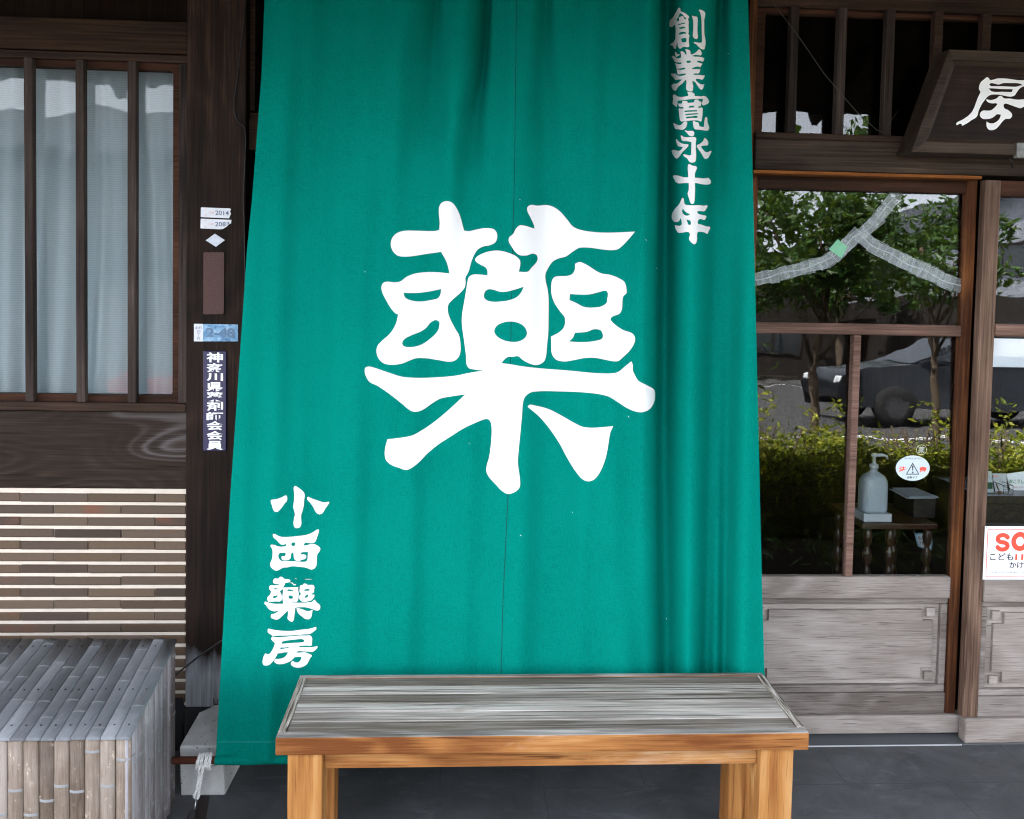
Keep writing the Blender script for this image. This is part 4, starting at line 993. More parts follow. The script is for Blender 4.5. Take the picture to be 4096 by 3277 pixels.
p0 = onY(796, 3056, PIPE_Y - .018); p1 = onY(808, 3058, PIPE_Y - .016)
twist(mb, [p0, onY(796, 3100, PIPE_Y - .022), onY(786, 3160, PIPE_Y - .032), onY(776, 3184, PIPE_Y - .036)], rr)
twist(mb, [p1, onY(806, 3100, PIPE_Y - .022), onY(797, 3150, PIPE_Y - .03), onY(793, 3190, PIPE_Y - .036)], rr)
twist(mb, [onY(776, 3184, PIPE_Y - .036), onY(784, 3194, PIPE_Y - .040), onY(793, 3190, PIPE_Y - .036)], rr)
twist(mb, [onY(824, 3052, PIPE_Y - .015), onY(812, 3072, PIPE_Y - .024), onY(805, 3092, PIPE_Y - .024)], rr * 1.15)
mb.build('rope_coil', M_ROPE, ROPE)
mb = MB(); mb.tube([onY(785, 3182, PIPE_Y - .038), onY(782, 3215, PIPE_Y - .05), onY(778, 3240, PIPE_Y - .058)], .0022, 8)
mb.build('hook', M_STEEL, ROPE)
ringc = onZ(773, 3262, .012)
mb = MB(); pts = []
for k in range(29):
    a = 2 * math.pi * k / 28; pts.append((ringc.x + .0135 * math.cos(a), ringc.y + .012 * math.sin(a), .010 + .010 * math.sin(a)))
mb.tube(pts, .0024, 8); mb.build('ring', M_IRON, ROPE)
mb = MB()
q = [onZ(797, 3182, .004), onZ(839, 3186, .004), onZ(812, 3330, .004), onZ(762, 3330, .004)]
q[0].y = min(q[0].y, cy0 - .004); q[1].y = min(q[1].y, cy0 - .004)
mb.hexa([(p.x, p.y, .0005) for p in reversed(q)], [(p.x, p.y, .005) for p in reversed(q)])
st = mb.build('iron_strap', plain('brown_iron', (.030, .022, .018), .7, .3), None, .001)
tag(st, 'dark iron strap lying flat on the paving in front of the concrete block', 'iron strap')

# ================================================================== bamboo box cover
BOX = thing('bamboo_box', 'low box cover of split grey bamboo slats standing left of the concrete block', 'box cover', (-1.1, -.5, 0))
fr, br_ = Vector((-.730, -.817, .452)), Vector((-.785, -.262, .468))
rnd = random.Random(21)
def slat(mb, a, b, side, up, w_, sag, nodes, nn=7):
    """half a bamboo culm from a to b, w_ wide, bulging along up, with its rings"""
    a, b = Vector(a), Vector(b); L = (b - a).length; t = (b - a) / L
    cuts = sorted(set([0, L] + [min(max(n_ + d, 0), L) for n_ in nodes for d in (-.009, -.0032, 0, .0032, .009)]))
    rows = []
    for s in cuts:
        bulge = max([math.exp(-((s - n_) / .0035) ** 2) for n_ in nodes] + [0])
        rw = []
        for k in range(nn):
            q = k / (nn - 1) * 2 - 1
            h = sag * (1 - q * q) + bulge * .0016 * (1 - q * q * .5)
            rw.append(a + t * s + side * (q * w_ / 2) + up * h)
        rows.append(rw)
    vs = [p for rw in rows for p in rw]; fs = []; 
    n0 = len(vs)
    for i in range(len(rows) - 1):
        for k in range(nn - 1): fs.append((i * nn + k, i * nn + k + 1, (i + 1) * nn + k + 1, (i + 1) * nn + k))
    back = [p - up * (sag * (1 - (k % nn / (nn - 1) * 2 - 1) ** 2) + .006) for k, p in enumerate(vs)]
    m = len(rows) - 1
    vs2 = vs + back
    for k in range(nn - 1):
        fs.append((k, n0 + k, n0 + k + 1, k + 1)); fs.append((m * nn + k + 1, n0 + m * nn + k + 1, n0 + m * nn + k, m * nn + k))
    for i in range(m):
        fs.append((i * nn, (i + 1) * nn, n0 + (i + 1) * nn, n0 + i * nn)); fs.append(((i + 1) * nn + nn - 1, i * nn + nn - 1, n0 + i * nn + nn - 1, n0 + (i + 1) * nn + nn - 1))
    b0 = len(mb.f)
    mb.add(vs2, fs, 0, True)
    for idx in range(b0, len(mb.f)):
        i = (idx - b0) // (nn - 1)
        if i < m:
            mid = (cuts[i] + cuts[i + 1]) / 2
            if any(abs(mid - n_) < .0032 for n_ in nodes): mb.m[idx] = 1
wt = .0335
def node_list(L, step=.30):
    s = rnd.uniform(.03, step); out = []
    while s < L - .01:
        out.append(s); s += step * rnd.uniform(.8, 1.2)
    return out
mb = MB()
for k in range(30):
    fx = fr.x - wt * (k + .5) + .004
    a = Vector((fx, fr.y - .004, fr.z)); b = Vector((br_.x - (wt * .995) * (k + .5) + .004, br_.y + rnd.uniform(-.004, .004), br_.z))
    a.z += rnd.uniform(-.0008, .0008)
    side = Vector((1, 0, 0)); up = (b - a).cross(Vector((-1, 0, 0))).normalized()
    if up.z < 0: up = -up
    slat(mb, a, b, side, up, wt * .972, .0028, node_list((b - a).length, .22))
mb.build('top_slats', [M_BAMT, M_BAMN], BOX)
mb = MB()
wf = .0345
for k in range(30):
    x = fr.x - wf * (k + .5) + .002 + rnd.uniform(-.0012, .0012)
    a = Vector((x, fr.y + .004, .004)); b = Vector((x, fr.y + .004, fr.z - .004))
    slat(mb, a, b, Vector((1, 0, 0)), Vector((0, -1, 0)), wf * .962, .0046, node_list(.44, .20))
mb.build('front_slats', [M_BAMF, M_BAMN], BOX)
mb = MB()
D_ = (br_ - fr); D_.z = 0; Ls = D_.length; dn = D_ / Ls; outw = Vector((dn.y, -dn.x, 0))
ks = 16; wsd = Ls / ks
for k in range(ks):
    c = Vector((fr.x, fr.y, 0)) + dn * (wsd * (k + .5)) - outw * .004
    o_ = outw * rnd.uniform(-.002, .003)
    zt_ = fr.z + (br_.z - fr.z) * (k + .5) / ks - .003
    slat(mb, c + o_ + Vector((0, 0, .003)), c + o_ + Vector((0, 0, zt_)), dn, outw, wsd * .965, .0048, node_list(.44, .19))
mb.build('side_slats', [m_bamboo('bleached_bamboo', (.11, .095, .09), (.21, .195, .20), (.34, .33, .35), (.40, .38, .37), 'z'), M_BAMN], BOX)
mb = MB()
for yy in (.09, .42, .90):
    for k in range(16):
        t = yy; a = fr.lerp(br_, t); x = a.x - wt * (k + .5) + .004
        z = a.z + .0046
        mb = MB(); mb.lathe(x, a.y, [(.0022, z - .002), (.0022, z + .0002), (.0012, z + .0006)], 8); mb.build('nail_head', M_IRON, BOX)
mb = MB(); mb.hexa([(fr.x - 1.0, fr.y + .02, .005), (fr.x - .02, fr.y + .02, .005), (br_.x - .02, br_.y - .012, .005), (br_.x - 1.0, br_.y - .012, .005)],
                   [(fr.x - 1.0, fr.y + .02, fr.z - .012), (fr.x - .02, fr.y + .02, fr.z - .012), (br_.x - .02, br_.y - .012, br_.z - .012), (br_.x - 1.0, br_.y - .012, br_.z - .012)])
mb.build('inner_block', M_BLACK, BOX)  # solid near-black block filling the box behind the slats

# ================================================================== bench
bz = .42
A = onZ(1107, 2950, bz); B = onZ(3237, 2934, bz); C_ = onZ(3053, 2694, bz); D_2 = onZ(1192, 2696, bz)
bx0, bx1 = (A.x + D_2.x) / 2 + .002, (B.x + C_.x) / 2
by0, by1 = (A.y + B.y) / 2, (C_.y + D_2.y) / 2
BEN = thing('wooden_bench', 'long low wooden bench with grey weathered top and orange sides before the green banner', 'bench', ((bx0 + bx1) / 2, (by0 + by1) / 2, 0))
tk = .0435
we = .021
mb = MB(); mb.box(bx0, bx1, by0, by0 + .032, bz - tk, bz); mb.build('front_rail', W_BENCH, BEN, .003)
mb = MB(); mb.box(bx0, bx1, by1 - .02, by1, bz - tk, bz); mb.build('rear_rail', W_BENCH, BEN, .003)
for (x0, x1) in ((bx0 + .0005, bx0 + we), (bx1 - we, bx1 - .0005)):
    mb = MB(); mb.box(x0, x1, by0 + .0325, by1 - .0205, bz - tk, bz + .001); mb.build('end_cap', W_BENCHE, BEN, .002)
mb = MB(); npl = 6; y0_ = by0 + .033; y1_ = by1 - .021
rnd = random.Random(5)
cuts = [y0_ + (y1_ - y0_) * k / npl for k in range(npl + 1)]
for k in range(npl):
    dz = rnd.uniform(-.0012, .0002); mb.box(bx0 + we + .001, bx1 - we - .001, cuts[k] + .002, cuts[k + 1] - .002, bz - .03, bz - .001 + dz)
mb.build('seat_planks', W_BENCHT, BEN, .0005)
lw = .083
lx = (XX(1149, 3100, by0 + .012), XX(3173, 3100, by0 + .012) - lw)
lyf = by0 + .012; lyb = by1 - .012 - lw
for x in lx:
    for y in (lyf, lyb):
        mb = MB(); mb.box(x, x + lw, y, y + lw, 0, bz - tk - .0005); mb.build('leg', W_BENCHL, BEN, .004)
ap = .055
mb = MB(); mb.box(lx[0] + lw, lx[1], lyf + .030, lyf + .055, bz - tk - ap, bz - tk - .0005); mb.build('apron', W_BENCH, BEN, .003)
mb = MB(); mb.box(lx[0] + lw, lx[1], lyb + .030, lyb + .055, bz - tk - ap, bz - tk - .0005); mb.build('apron', W_BENCH, BEN, .003)
for x in lx:
    mb = MB(); mb.box(x + .03, x + .055, lyf + lw, lyb, bz - tk - ap, bz - tk - .0005); mb.build('side_apron', W_BENCHL, BEN, .003)

# ================================================================== plates on the pillar
def plate(name, label, cat, pts, y0, th_, mat, bev=.0006):
    """flat plate whose outline is given in photo pixels, screwed to the pillar"""
    mb = MB(); P = [onY(p[0], p[1], y0) for p in pts]; n = len(P)
    mb.add([(p.x, y0 - th_, p.z) for p in P] + [(p.x, y0, p.z) for p in P], [tuple(range(n)), tuple(reversed(range(n, 2 * n)))] + [(i, n + i, n + (i + 1) % n, (i + 1) % n) for i in range(n)])
    o = mb.build(name, mat, None, bev); tag(o, label, cat); return o
PW = plain('white_enamel', (.60, .62, .66), .4, .4, 0, .05, 30)
pz_ = -.0006
def weld(o, name, fn, mat):
    mb = MB(); fn(mb); return mb.build(name, mat, o)
o = plate('number_plate', 'small white metal plate reading 2014 with a broken right end', 'plate', [(804, 830), (920, 834), (925, 838), (920, 846), (925, 856), (921, 862), (917, 874), (803, 869)], pz_, .0016, PW)
yt = pz_ - .0022
weld(o, 'digits', lambda m: text_px(m, '2014', 861, 843, 915, 861, yt, .012), M_BLUEINK)
weld(o, 'faded_print', lambda m: (text_px(m, '小田原', 832, 846, 857, 855, yt), text_px(m, '火', 819, 833, 826, 841, yt), text_px(m, '防', 819, 857, 826, 866, yt)), M_PINKINK)
o = plate('number_plate', 'small white metal plate reading 2083 with its lower corner broken away', 'plate', [(803, 875), (926, 880), (925, 894), (916, 898), (906, 908), (893, 916), (880, 918), (802, 914)], pz_, .0016, PW)
weld(o, 'digits', lambda m: text_px(m, '208', 860, 888, 903, 906, yt, .012), M_BLUEINK)
weld(o, 'broken_digit', lambda m: text_px(m, '3', 905, 889, 917, 898, yt, .012), M_BLUEINK)
weld(o, 'faded_print', lambda m: (text_px(m, '小田原', 832, 892, 856, 901, yt), text_px(m, '火', 818, 878, 825, 886, yt), text_px(m, '防', 818, 903, 825, 912, yt)), M_PINKINK)
plate('diamond_plate', 'silver grey diamond shaped metal plate on the dark pillar', 'plate', [(860, 935), (900, 961), (864, 988), (823, 962)], pz_, .0016, plain('dull_silver', (.42, .45, .50), .45, .5, .2, .12, 70))
o = plate('blank_plate', 'blank rough reddish brown upright plate on the pillar', 'plate', [(816, 1010), (895, 1009), (898, 1013), (897, 1252), (893, 1257), (816, 1258), (814, 1253), (815, 1014)], pz_, .005, plain('rough_brown_sand', (.085, .052, .046), .95, .1, 0, .32, 330, .8))
def m_bluepl():
    m, nt, out = mat_new('worn_blue_plate'); g = G(nt)
    tc = g.n('TexCoord').outputs['Object']
    n = g.noise(tc, 55, 6.0, .75)
    c = g.ramp(n, [(.38, (.05, .14, .27)), (.5, (.13, .29, .46)), (.62, (.30, .46, .60))])
    finish(g, out, c, .5, n, .2, .001, .4); return m
o = plate('address_plate', 'worn pale blue house number plate reading 2-48 with a white end', 'plate', [(776, 1296), (952, 1298), (953, 1366), (776, 1366)], pz_, .0018, m_bluepl())
weld(o, 'white_end', lambda m: m.px(776, 1296, 812, 1366, pz_ - .0024, .0005), PW)
weld(o, 'digits', lambda m: text_px(m, '2-48', 824, 1312, 940, 1350, pz_ - .0030, .035), plain('embossed_blue', (.07, .15, .25), .4, .5, 0, .2, 80))
weld(o, 'district_name', lambda m: (text_px(m, '本町', 780, 1306, 808, 1317, pz_ - .0029), text_px(m, '四', 788, 1320, 801, 1331, pz_ - .0029), text_px(m, '丁', 788, 1334, 801, 1345, pz_ - .0029), text_px(m, '目', 789, 1348, 800, 1359, pz_ - .0029)), M_BLUEINK)
def m_enamel():
    m, nt, out = mat_new('navy_enamel'); g = G(nt)
    tc = g.n('TexCoord').outputs['Object']
    n = g.noise(tc, 18, 5.0, .7)
    c = g.mix(g.ramp(n, [(.72, 0.0), (.76, 1.0)]), (.007, .008, .055), (.10, .035, .02))
    finish(g, out, c, .22, g.noise(tc, 6, 2.0), .15, .002, .6); return m
o = plate('enamel_sign', 'tall narrow navy enamel sign with white characters low on the pillar', 'sign', [(816, 1404), (903, 1404), (907, 1408), (906, 1800), (902, 1804), (816, 1804), (813, 1800), (814, 1408)], pz_, .004, m_enamel(), .0018)
ye = pz_ - .0046
ROWS = [(1409, 1451), (1452, 1491), (1492, 1525), (1528, 1567), (1567, 1607), (1606, 1645), (1648, 1683), (1684, 1722), (1723, 1761), (1763, 1801)]
def ems(m):
    for ch_, (a, b) in zip('神奈川県薬剤師会会員', ROWS): text_px(m, ch_, 826, a + 1, 892, b - 1, ye, .026)
weld(o, 'white_characters', ems, M_WHITE)
weld(o, 'screw', lambda m: (m.tube([onY(859, 1410, ye - .0012), onY(859, 1410, ye + .002)], .0042, 10), m.tube([onY(861, 1797, ye - .001), onY(861, 1797, ye + .002)], .004, 10)), M_IRON)

# cables
mb = MB()
pts = [(984, 0), (978, 70), (964, 180), (950, 310), (937, 390), (937, 450), (950, 485), (980, 512), (983, 560), (978, 700), (973, 800), (977, 880), (979, 1000), (980, 1120), (974, 1240)]
mb.tube([onY(p[0], p[1], -.004) for p in pts], .0016, 6)
tag(mb.build('pillar_cable', plain('dull_grey_cable', (.014, .014, .017), .5)), 'thin dark cable running crookedly down the edge of the pillar', 'cable')
mb = MB()
mb.tube([onY(960, 2520, -.06), onY(888, 2563, -.03), onY(800, 2622, -.02), onY(711, 2692, -.012), onY(690, 2712, -.012)], .0028, 6)
tag(mb.build('floor_cable', plain('black_cable', (.012, .012, .013), .5)), 'black cable crossing the foot of the pillar towards the bamboo box', 'cable')
mb = MB()
mb.tube([onY(3050, -55, -.05), onY(3084, 0, -.045), onY(3190, 140, -.03), onY(3300, 300, -.018), (XX(3420, 450), -.012, ZZ(3420, 450)), (XX(3500, 520), -.008, ZZ(3500, 520)), (XX(3536, 536), -.004, ZZ(3536, 536))], .0015, 6)
mb.tube([onY(3534, 537, -.006), onY(3560, 490, -.02), onY(3590, 446, -.025)], .0008, 6)
tag(mb.build('transom_wire', plain('grey_wire', (.03, .028, .026), .5)), 'thin grey wire slanting across the transom bars above the sliding door', 'wire')
mb = MB(); mb.px(853, 2796, 856, 2820, -.003, .004); mb.px(869, 2796, 872, 2820, -.003, .004); mb.px(853, 2817, 872, 2820, -.0035, .004)
tag(mb.build('staple', plain('dull_rust', (.06, .035, .025), .8, .2)), 'rusty iron staple driven into the pale foot of the pillar', 'staple')

# ================================================================== signboard over the doors
SGN = thing('signboard', 'carved dark wood signboard with slanted ends and one big white character over the doors', 'signboard', (2.05, -.09, ZZ(4000, 620)))
ys = -.115
TL, BL = onY(3797, 197, ys), onY(3644, 608, ys)
sx1 = 2 * 2.42 - 0
zt_, zb_ = TL.z, BL.z
mirror = lambda x: 2 * 2.30 - x
outer = [(BL.x, zb_), (mirror(BL.x), zb_), (mirror(TL.x), zt_), (TL.x, zt_)]
fw = .042
ITL, IBL = onY(3815, 240, ys), onY(3707, 565, ys)
inner = [(IBL.x, IBL.z), (mirror(IBL.x), IBL.z), (mirror(ITL.x), ITL.z), (ITL.x, ITL.z)]
dpt = .10
mb = MB()
for i in range(4):
    j = (i + 1) % 4
    o0, o1, i0, i1 = outer[i], outer[j], inner[i], inner[j]
    mb.add([(o0[0], ys, o0[1]), (o1[0], ys, o1[1]), (i1[0], ys + .004, i1[1]), (i0[0], ys + .004, i0[1]), (o0[0], ys + dpt, o0[1]), (o1[0], ys + dpt, o1[1]), (i1[0], ys + .03, i1[1]), (i0[0], ys + .03, i0[1])],
           [(0, 1, 2, 3), (0, 4, 5, 1), (3, 2, 6, 7), (4, 7, 6, 5)])
mb.build('frame', W_SIGNF, SGN, .003)
sh = lambda p, k: (p[0] + (2.30 - p[0]) * 0 + k, p[1])
mb = MB()
def inset(q, d):
    c = [(q[0][0] + d * 1.1, q[0][1] + d), (q[1][0] - d * 1.1, q[1][1] + d), (q[2][0] - d * .9, q[2][1] - d), (q[3][0] + d * .9, q[3][1] - d)]
    return c
i2 = inset(inner, .014)
for i in range(4):
    j = (i + 1) % 4
    o0, o1, i0, i1 = inner[i], inner[j], i2[i], i2[j]
    mb.add([(o0[0], ys + .010, o0[1]), (o1[0], ys + .010, o1[1]), (i1[0], ys + .018, i1[1]), (i0[0], ys + .018, i0[1]), (i1[0], ys + .03, i1[1]), (i0[0], ys + .03, i0[1])], [(0, 1, 2, 3), (3, 2, 4, 5)])
mb.build('inner_moulding', W_SIGNF, SGN)
mb = MB(); n = 4
mb.add([(p[0], ys + .022, p[1]) for p in inner] + [(p[0], ys + .04, p[1]) for p in inner], [(0, 1, 2, 3), (7, 6, 5, 4)])
mb.build('board', W_SIGN, SGN)
v, f = fill2d([smooth_poly(p) for p in GL_SIGN])
mb = MB(); mb.add([tuple(onY(p[0], p[1], ys + .0205)) for p in v], f); mb.build('carved_character', M_WHITE, SGN)
mb = MB(); mb.px(4068, 570, 4110, 632, ys - .006, .02); mb.build('corner_bracket', plain('flaked_metal', (.16, .16, .15), .5, .4, .3, .5, 60), SGN, .003)
mb = MB(); mb.tube([onY(4040, 634, ys + .02), onY(4052, 660, ys + .03), onY(4050, 672, ys + .06)], .003, 6); mb.build('hook', M_IRON, SGN)

# ================================================================== on and behind the glass
pane_up = lambda z: Y1 + .018 + (z - (ZZ(3440, 1296, Y1) + ZZ(3450, 764, Y1)) / 2) * math.tan(RAD(1.9))
pane_lo = lambda z: Y1 + .018 + (z - (ZZ(3420, 2307, Y1) + ZZ(3440, 1340, Y1)) / 2) * math.tan(RAD(1.7))
def on_pane(px, py, fy, lift=.0008):
    y = Y1 + .016
    for _ in range(4):
        p = onY(px, py, y); y = fy(p.z) - lift
    return onY(px, py, y)
# --- strips of clear tape over the cracked pane
M_TAPE = foil_mat('clear_tape', (.50, .56, .58), .20, .35)
M_TAPEE = foil_mat('tape_edge', (.75, .82, .86), .30, .3)
M_TAPEG = foil_mat('green_tape', (.18, .50, .30), .80, .5)
tz = lambda x, y: (2950 + x * .53154, 680 + y * .53154)
def tape(name, label, path, hw, seed):
    rnd = random.Random(seed); mb = MB()
    lens = [0]
    for a, b in zip(path, path[1:]): lens.append(lens[-1] + math.dist(a, b))
    def at(s):
        for i in range(len(path) - 1):
            if s <= lens[i + 1] or i == len(path) - 2:
                t = (s - lens[i]) / (lens[i + 1] - lens[i]); a, b = path[i], path[i + 1]
                return (a[0] + (b[0] - a[0]) * t, a[1] + (b[1] - a[1]) * t), math.atan2(b[1] - a[1], b[0] - a[0])
    s = 30; k = 0
    while s < lens[-1] - 10:
        (cx, cy), ang = at(s); ang += rnd.uniform(-.12, .12); L = rnd.uniform(55, 85); H = hw * rnd.uniform(.9, 1.08); off = rnd.uniform(-6, 6)
        c, n = (math.cos(ang), math.sin(ang)), (-math.sin(ang), math.cos(ang))
        q = []
        for (u, v_) in ((-L, -H), (L, -H), (L, H), (-L, H)): q.append((cx + c[0] * u + n[0] * (v_ + off), cy + c[1] * u + n[1] * (v_ + off)))
        lift = .0008 + .00012 * k
        P = [on_pane(*tz(*p), pane_up, lift) for p in q]
        mb.add([tuple(p) for p in P], [(0, 1, 2, 3)], 0)
        for i in range(4):
            a, b = q[i], q[(i + 1) % 4]; d = math.dist(a, b); nx, ny = -(b[1] - a[1]) / d * 1.3, (b[0] - a[0]) / d * 1.3
            E_ = [on_pane(*tz(*p), pane_up, lift + .0001) for p in (a, b, (b[0] + nx, b[1] + ny), (a[0] + nx, a[1] + ny))]
            mb.add([tuple(p) for p in E_], [(0, 1, 2, 3)], 1)
        s += rnd.uniform(48, 75); k += 1
    # the crack, bridged by a bead of glue
    fine = []
    t = 0
    while t <= lens[-1]:
        (cx, cy), ang = at(t); o_ = math.sin(t * .02) * 8
        fine.append((cx - math.sin(ang) * o_, cy + math.cos(ang) * o_)); t += 14
    n = len(fine)
    for i in range(n - 1):
        a, b = fine[i], fine[i + 1]; d = math.dist(a, b) or 1; nx, ny = -(b[1] - a[1]) / d * 4, (b[0] - a[0]) / d * 4
        E_ = [on_pane(*tz(*p), pane_up, .0026) for p in ((a[0] - nx, a[1] - ny), (b[0] - nx, b[1] - ny), (b[0] + nx, b[1] + ny), (a[0] + nx, a[1] + ny))]
        mb.add([tuple(p) for p in E_], [(0, 1, 2, 3)], 1)
    o = mb.build(name, [M_TAPE, M_TAPEE]); tag(o, label, 'tape', 'clear tape on the cracked pane'); return o
tape('clear_tape', 'long curved clear tape rising from the banner to the top of the cracked pane', [(100, 830), (270, 800), (400, 762), (520, 735), (640, 700), (720, 650), (800, 580), (880, 512), (960, 458), (1040, 380), (1110, 300), (1155, 235), (1182, 195)], 46, 3)
tape('clear_tape', 'straighter clear tape running down to the right corner of the cracked pane', [(940, 500), (1010, 560), (1080, 606), (1180, 652), (1300, 712), (1420, 770), (1540, 822), (1640, 862), (1692, 884)], 54, 9)
mb = MB(); mb.add([tuple(on_pane(*tz(*p), pane_up, .0034)) for p in ((755, 522), (827, 577), (783, 667), (687, 597))], [(0, 1, 2, 3)])
tag(mb.build('green_tape', M_TAPEG), 'small pale green square of tape across the clear strip on the glass', 'tape')

# --- oval caution sticker
M_STK = plain('pale_sticker', (.50, .58, .60), .5, .4, 0, .04, 20)
mb = MB(); ctr = on_pane(3651, 1873, pane_lo, .0012)
rx = (XX(3719, 1873, ctr.y) - XX(3583.5, 1873, ctr.y)) / 2; rz = (ZZ(3651, 1823, ctr.y) - ZZ(3651, 1923.5, ctr.y)) / 2
ring = [(ctr.x + rx * math.cos(2 * math.pi * k / 48), ctr.z + rz * math.sin(2 * math.pi * k / 48)) for k in range(48)]
sy = lambda z, l: pane_lo(z) - l
mb.add([(x, sy(z, .0016), z) for x, z in ring] + [(x, sy(z, .0008), z) for x, z in ring], [tuple(range(48))] + [(i, 48 + i, 48 + (i + 1) % 48, (i + 1) % 48) for i in range(48)])
STK = mb.build('caution_sticker', M_STK); tag(STK, 'oval pale blue caution sticker with a warning triangle on the door glass', 'sticker')
yk = ctr.y - .0022
K = lambda x, y: (3560 + x * 200 / 2156, 1800 + y * 200 / 2156)
def on_stk(mb, q): 
    mb.add([(XX(*K(*p), yk), sy(ZZ(*K(*p), yk), .0021), ZZ(*K(*p), yk)) for p in q], [tuple(range(len(q)))])
def stk_text(mb, body, a, b, bold=.0):
    n0 = len(mb.v)
    (x0, y0), (x1, y1) = K(*a), K(*b)
    text_px(mb, body, x0, y0, x1, y1, yk, bold)
    mb.v[n0:] = [(p[0], sy(p[2], .0021), p[2]) for p in mb.v[n0:]]
mb = MB(); stk_text(mb, '注', (385, 710), (690, 960), .03); mb.build('red_character', M_RED, STK)
mb = MB(); stk_text(mb, '意', (1280, 725), (1580, 970), .03); mb.build('red_character', M_RED, STK)
mb = MB()
T0, T1 = [(990, 545), (1270, 1065), (690, 1065)], [(990, 625), (1215, 1030), (745, 1030)]
for i in range(3):
    j = (i + 1) % 3; on_stk(mb, [T0[i], T0[j], T1[j], T1[i]])
on_stk(mb, [(955, 690), (990, 678), (1025, 690), (1000, 905), (975, 905)])
on_stk(mb, [(985 + 36 * math.cos(k * .628), 975 + 36 * math.sin(k * .628)) for k in range(10)])
mb.build('warning_triangle', M_INK, STK)
mb = MB(); stk_text(mb, '自動ドア', (745, 1140), (1185, 1240), .012); stk_text(mb, '危ない★立ち止まらないで', (640, 335), (1400, 415), .0); mb.build('black_print', M_INK, STK)
# faint embossed round mark on the glass
mb = MB(); c2 = on_pane(3686, 1800, pane_lo, .0010)
pts = [(c2.x + .0185 * math.cos(2 * math.pi * k / 36), sy(c2.z, .0010), c2.z + .0175 * math.sin(2 * math.pi * k / 36)) for k in range(37)]
for a, b in zip(pts, pts[1:]):
    ia = (c2.x + (a[0] - c2.x) * .92, a[1], c2.z + (a[2] - c2.z) * .92); ib = (c2.x + (b[0] - c2.x) * .92, b[1], c2.z + (b[2] - c2.z) * .92)
    mb.add([a, b, ib, ia], [(0, 1, 2, 3)])
n0 = len(mb.v); text_on(mb, '薬', c2.x - .011, c2.z - .011, c2.x + .011, c2.z + .011, c2.y, .01)
tag(mb.build('round_sticker', foil_mat('etched_white', (.7, .72, .74), .5)), 'faint round transparent sticker with a medicine character above the caution sticker', 'sticker')

# --- hand sanitiser bottle on a stand with turned legs, inside the door
yb = .30
bt0, bt1 = ZZ(3514, 2056, yb), ZZ(3514, 1893, yb)
bxc = XX(3514, 1970, yb); br0 = (XX(3566, 1970, yb) - XX(3462, 1970, yb)) / 2
M_BOT = plain('frosted_plastic', (.33, .38, .42), .35, .4, 0, .03, 12)
BOT = thing('sanitiser_bottle', 'white pump bottle of hand sanitiser standing inside the door glass', 'bottle', (bxc, yb + .045, bt0))
mb = MB(); H = bt1 - bt0; rows = [(.90, 0), (1, .01), (1, H * .62), (.97, H * .76), (.80, H * .87), (.45, H * .96), (.28, H * .985), (.26, H * 1.06)]
vs = []; fs = []; n = 24
for s, h in rows:
    for k in range(n):
        a = 2 * math.pi * k / n; ca, sa = math.cos(a), math.sin(a)
        p = 4.0 if s > .6 else 2.2
        r_ = (abs(ca) ** p + abs(sa) ** p) ** (-1 / p)
        vs.append((bxc + br0 * s * r_ * ca * .98, yb + .045 + br0 * .78 * s * r_ * sa, bt0 + h))
for i in range(len(rows) - 1):
    for k in range(n): fs.append((i * n + k, i * n + (k + 1) % n, (i + 1) * n + (k + 1) % n, (i + 1) * n + k))
fs.append(tuple(reversed(range(n))))
mb.add(vs, fs, 0, True); mb.build('bottle_body', M_BOT, BOT)
M_PUMP = plain('white_plastic', (.38, .41, .43), .4, .4, 0, .02, 10)
mb = MB(); zc = bt0 + H * 1.05; cyb = yb + .045
mb.lathe(bxc, cyb, [(.014, zc), (.016, zc + .004), (.016, zc + .016), (.008, zc + .019), (.0055, zc + .021), (.0055, zc + .042), (.010, zc + .044), (.011, zc + .052), (.006, zc + .056)], 16)
mb.tube([(bxc, cyb, zc + .049), (bxc + .030, cyb - .004, zc + .051), (bxc + .044, cyb - .006, zc + .047), (bxc + .047, cyb - .006, zc + .036)], [.0062, .0055, .0045, .0036], 8)
mb.build('pump', M_PUMP, BOT)
stz = ZZ(3514, 2088, yb); zbx = bt0
STD = thing('spindle_stand', 'dark stand with turned spindle legs carrying the pump bottle', 'stand', ((XX(3455, 2100, yb) + XX(3730, 2100, yb)) / 2, .45, .02))
sx0, sx1 = XX(3440, 2100, yb), XX(3740, 2100, yb)
mb = MB(); mb.box(sx0, sx1, yb - .02, yb + .30, stz - .022, stz - .001); mb.build('stand_top', W_SPIN, STD, .003)
mb = MB(); mb.box(bxc - .052, bxc + .052, yb - .003, yb + .10, stz, bt0 - .0005)
tag(mb.build('white_tray', M_PUMP, None, .002), 'low white tray under the pump bottle on the dark stand', 'tray')
def spindle(x, y, z0, z1):
    mb = MB(); prof = []; N = 9
    for k in range(N):
        a = z0 + (z1 - z0) * k / N; h = (z1 - z0) / N
        prof += [(.0085, a + h * .02), (.014, a + h * .22), (.0165, a + h * .5), (.014, a + h * .78), (.0085, a + h * .97)]
    mb.lathe(x, y, prof, 14); mb.build('leg', W_SPIN, STD)
for px_ in (3468, 3557, 3707): spindle(XX(px_, 2200, yb + .01), yb + .01, .02, stz - .022)
for px_ in (3468, 3707): spindle(XX(px_, 2200, yb + .01), yb + .27, .02, stz - .022)
mb = MB(); bxa, bxb = XX(3655, 2030, .36), XX(3742, 2030, .36); zb_t = ZZ(3690, 1993, .36)
mb.box(bxa, bxb, .36, .52, stz, zb_t); bo = mb.build('leaflet_box', plain('dark_box_card', (.012, .009, .008), .7), None, .002)
tag(bo, 'dark brown box holding leaflets beside the pump bottle', 'box')
rnd = random.Random(2)
mb = MB()
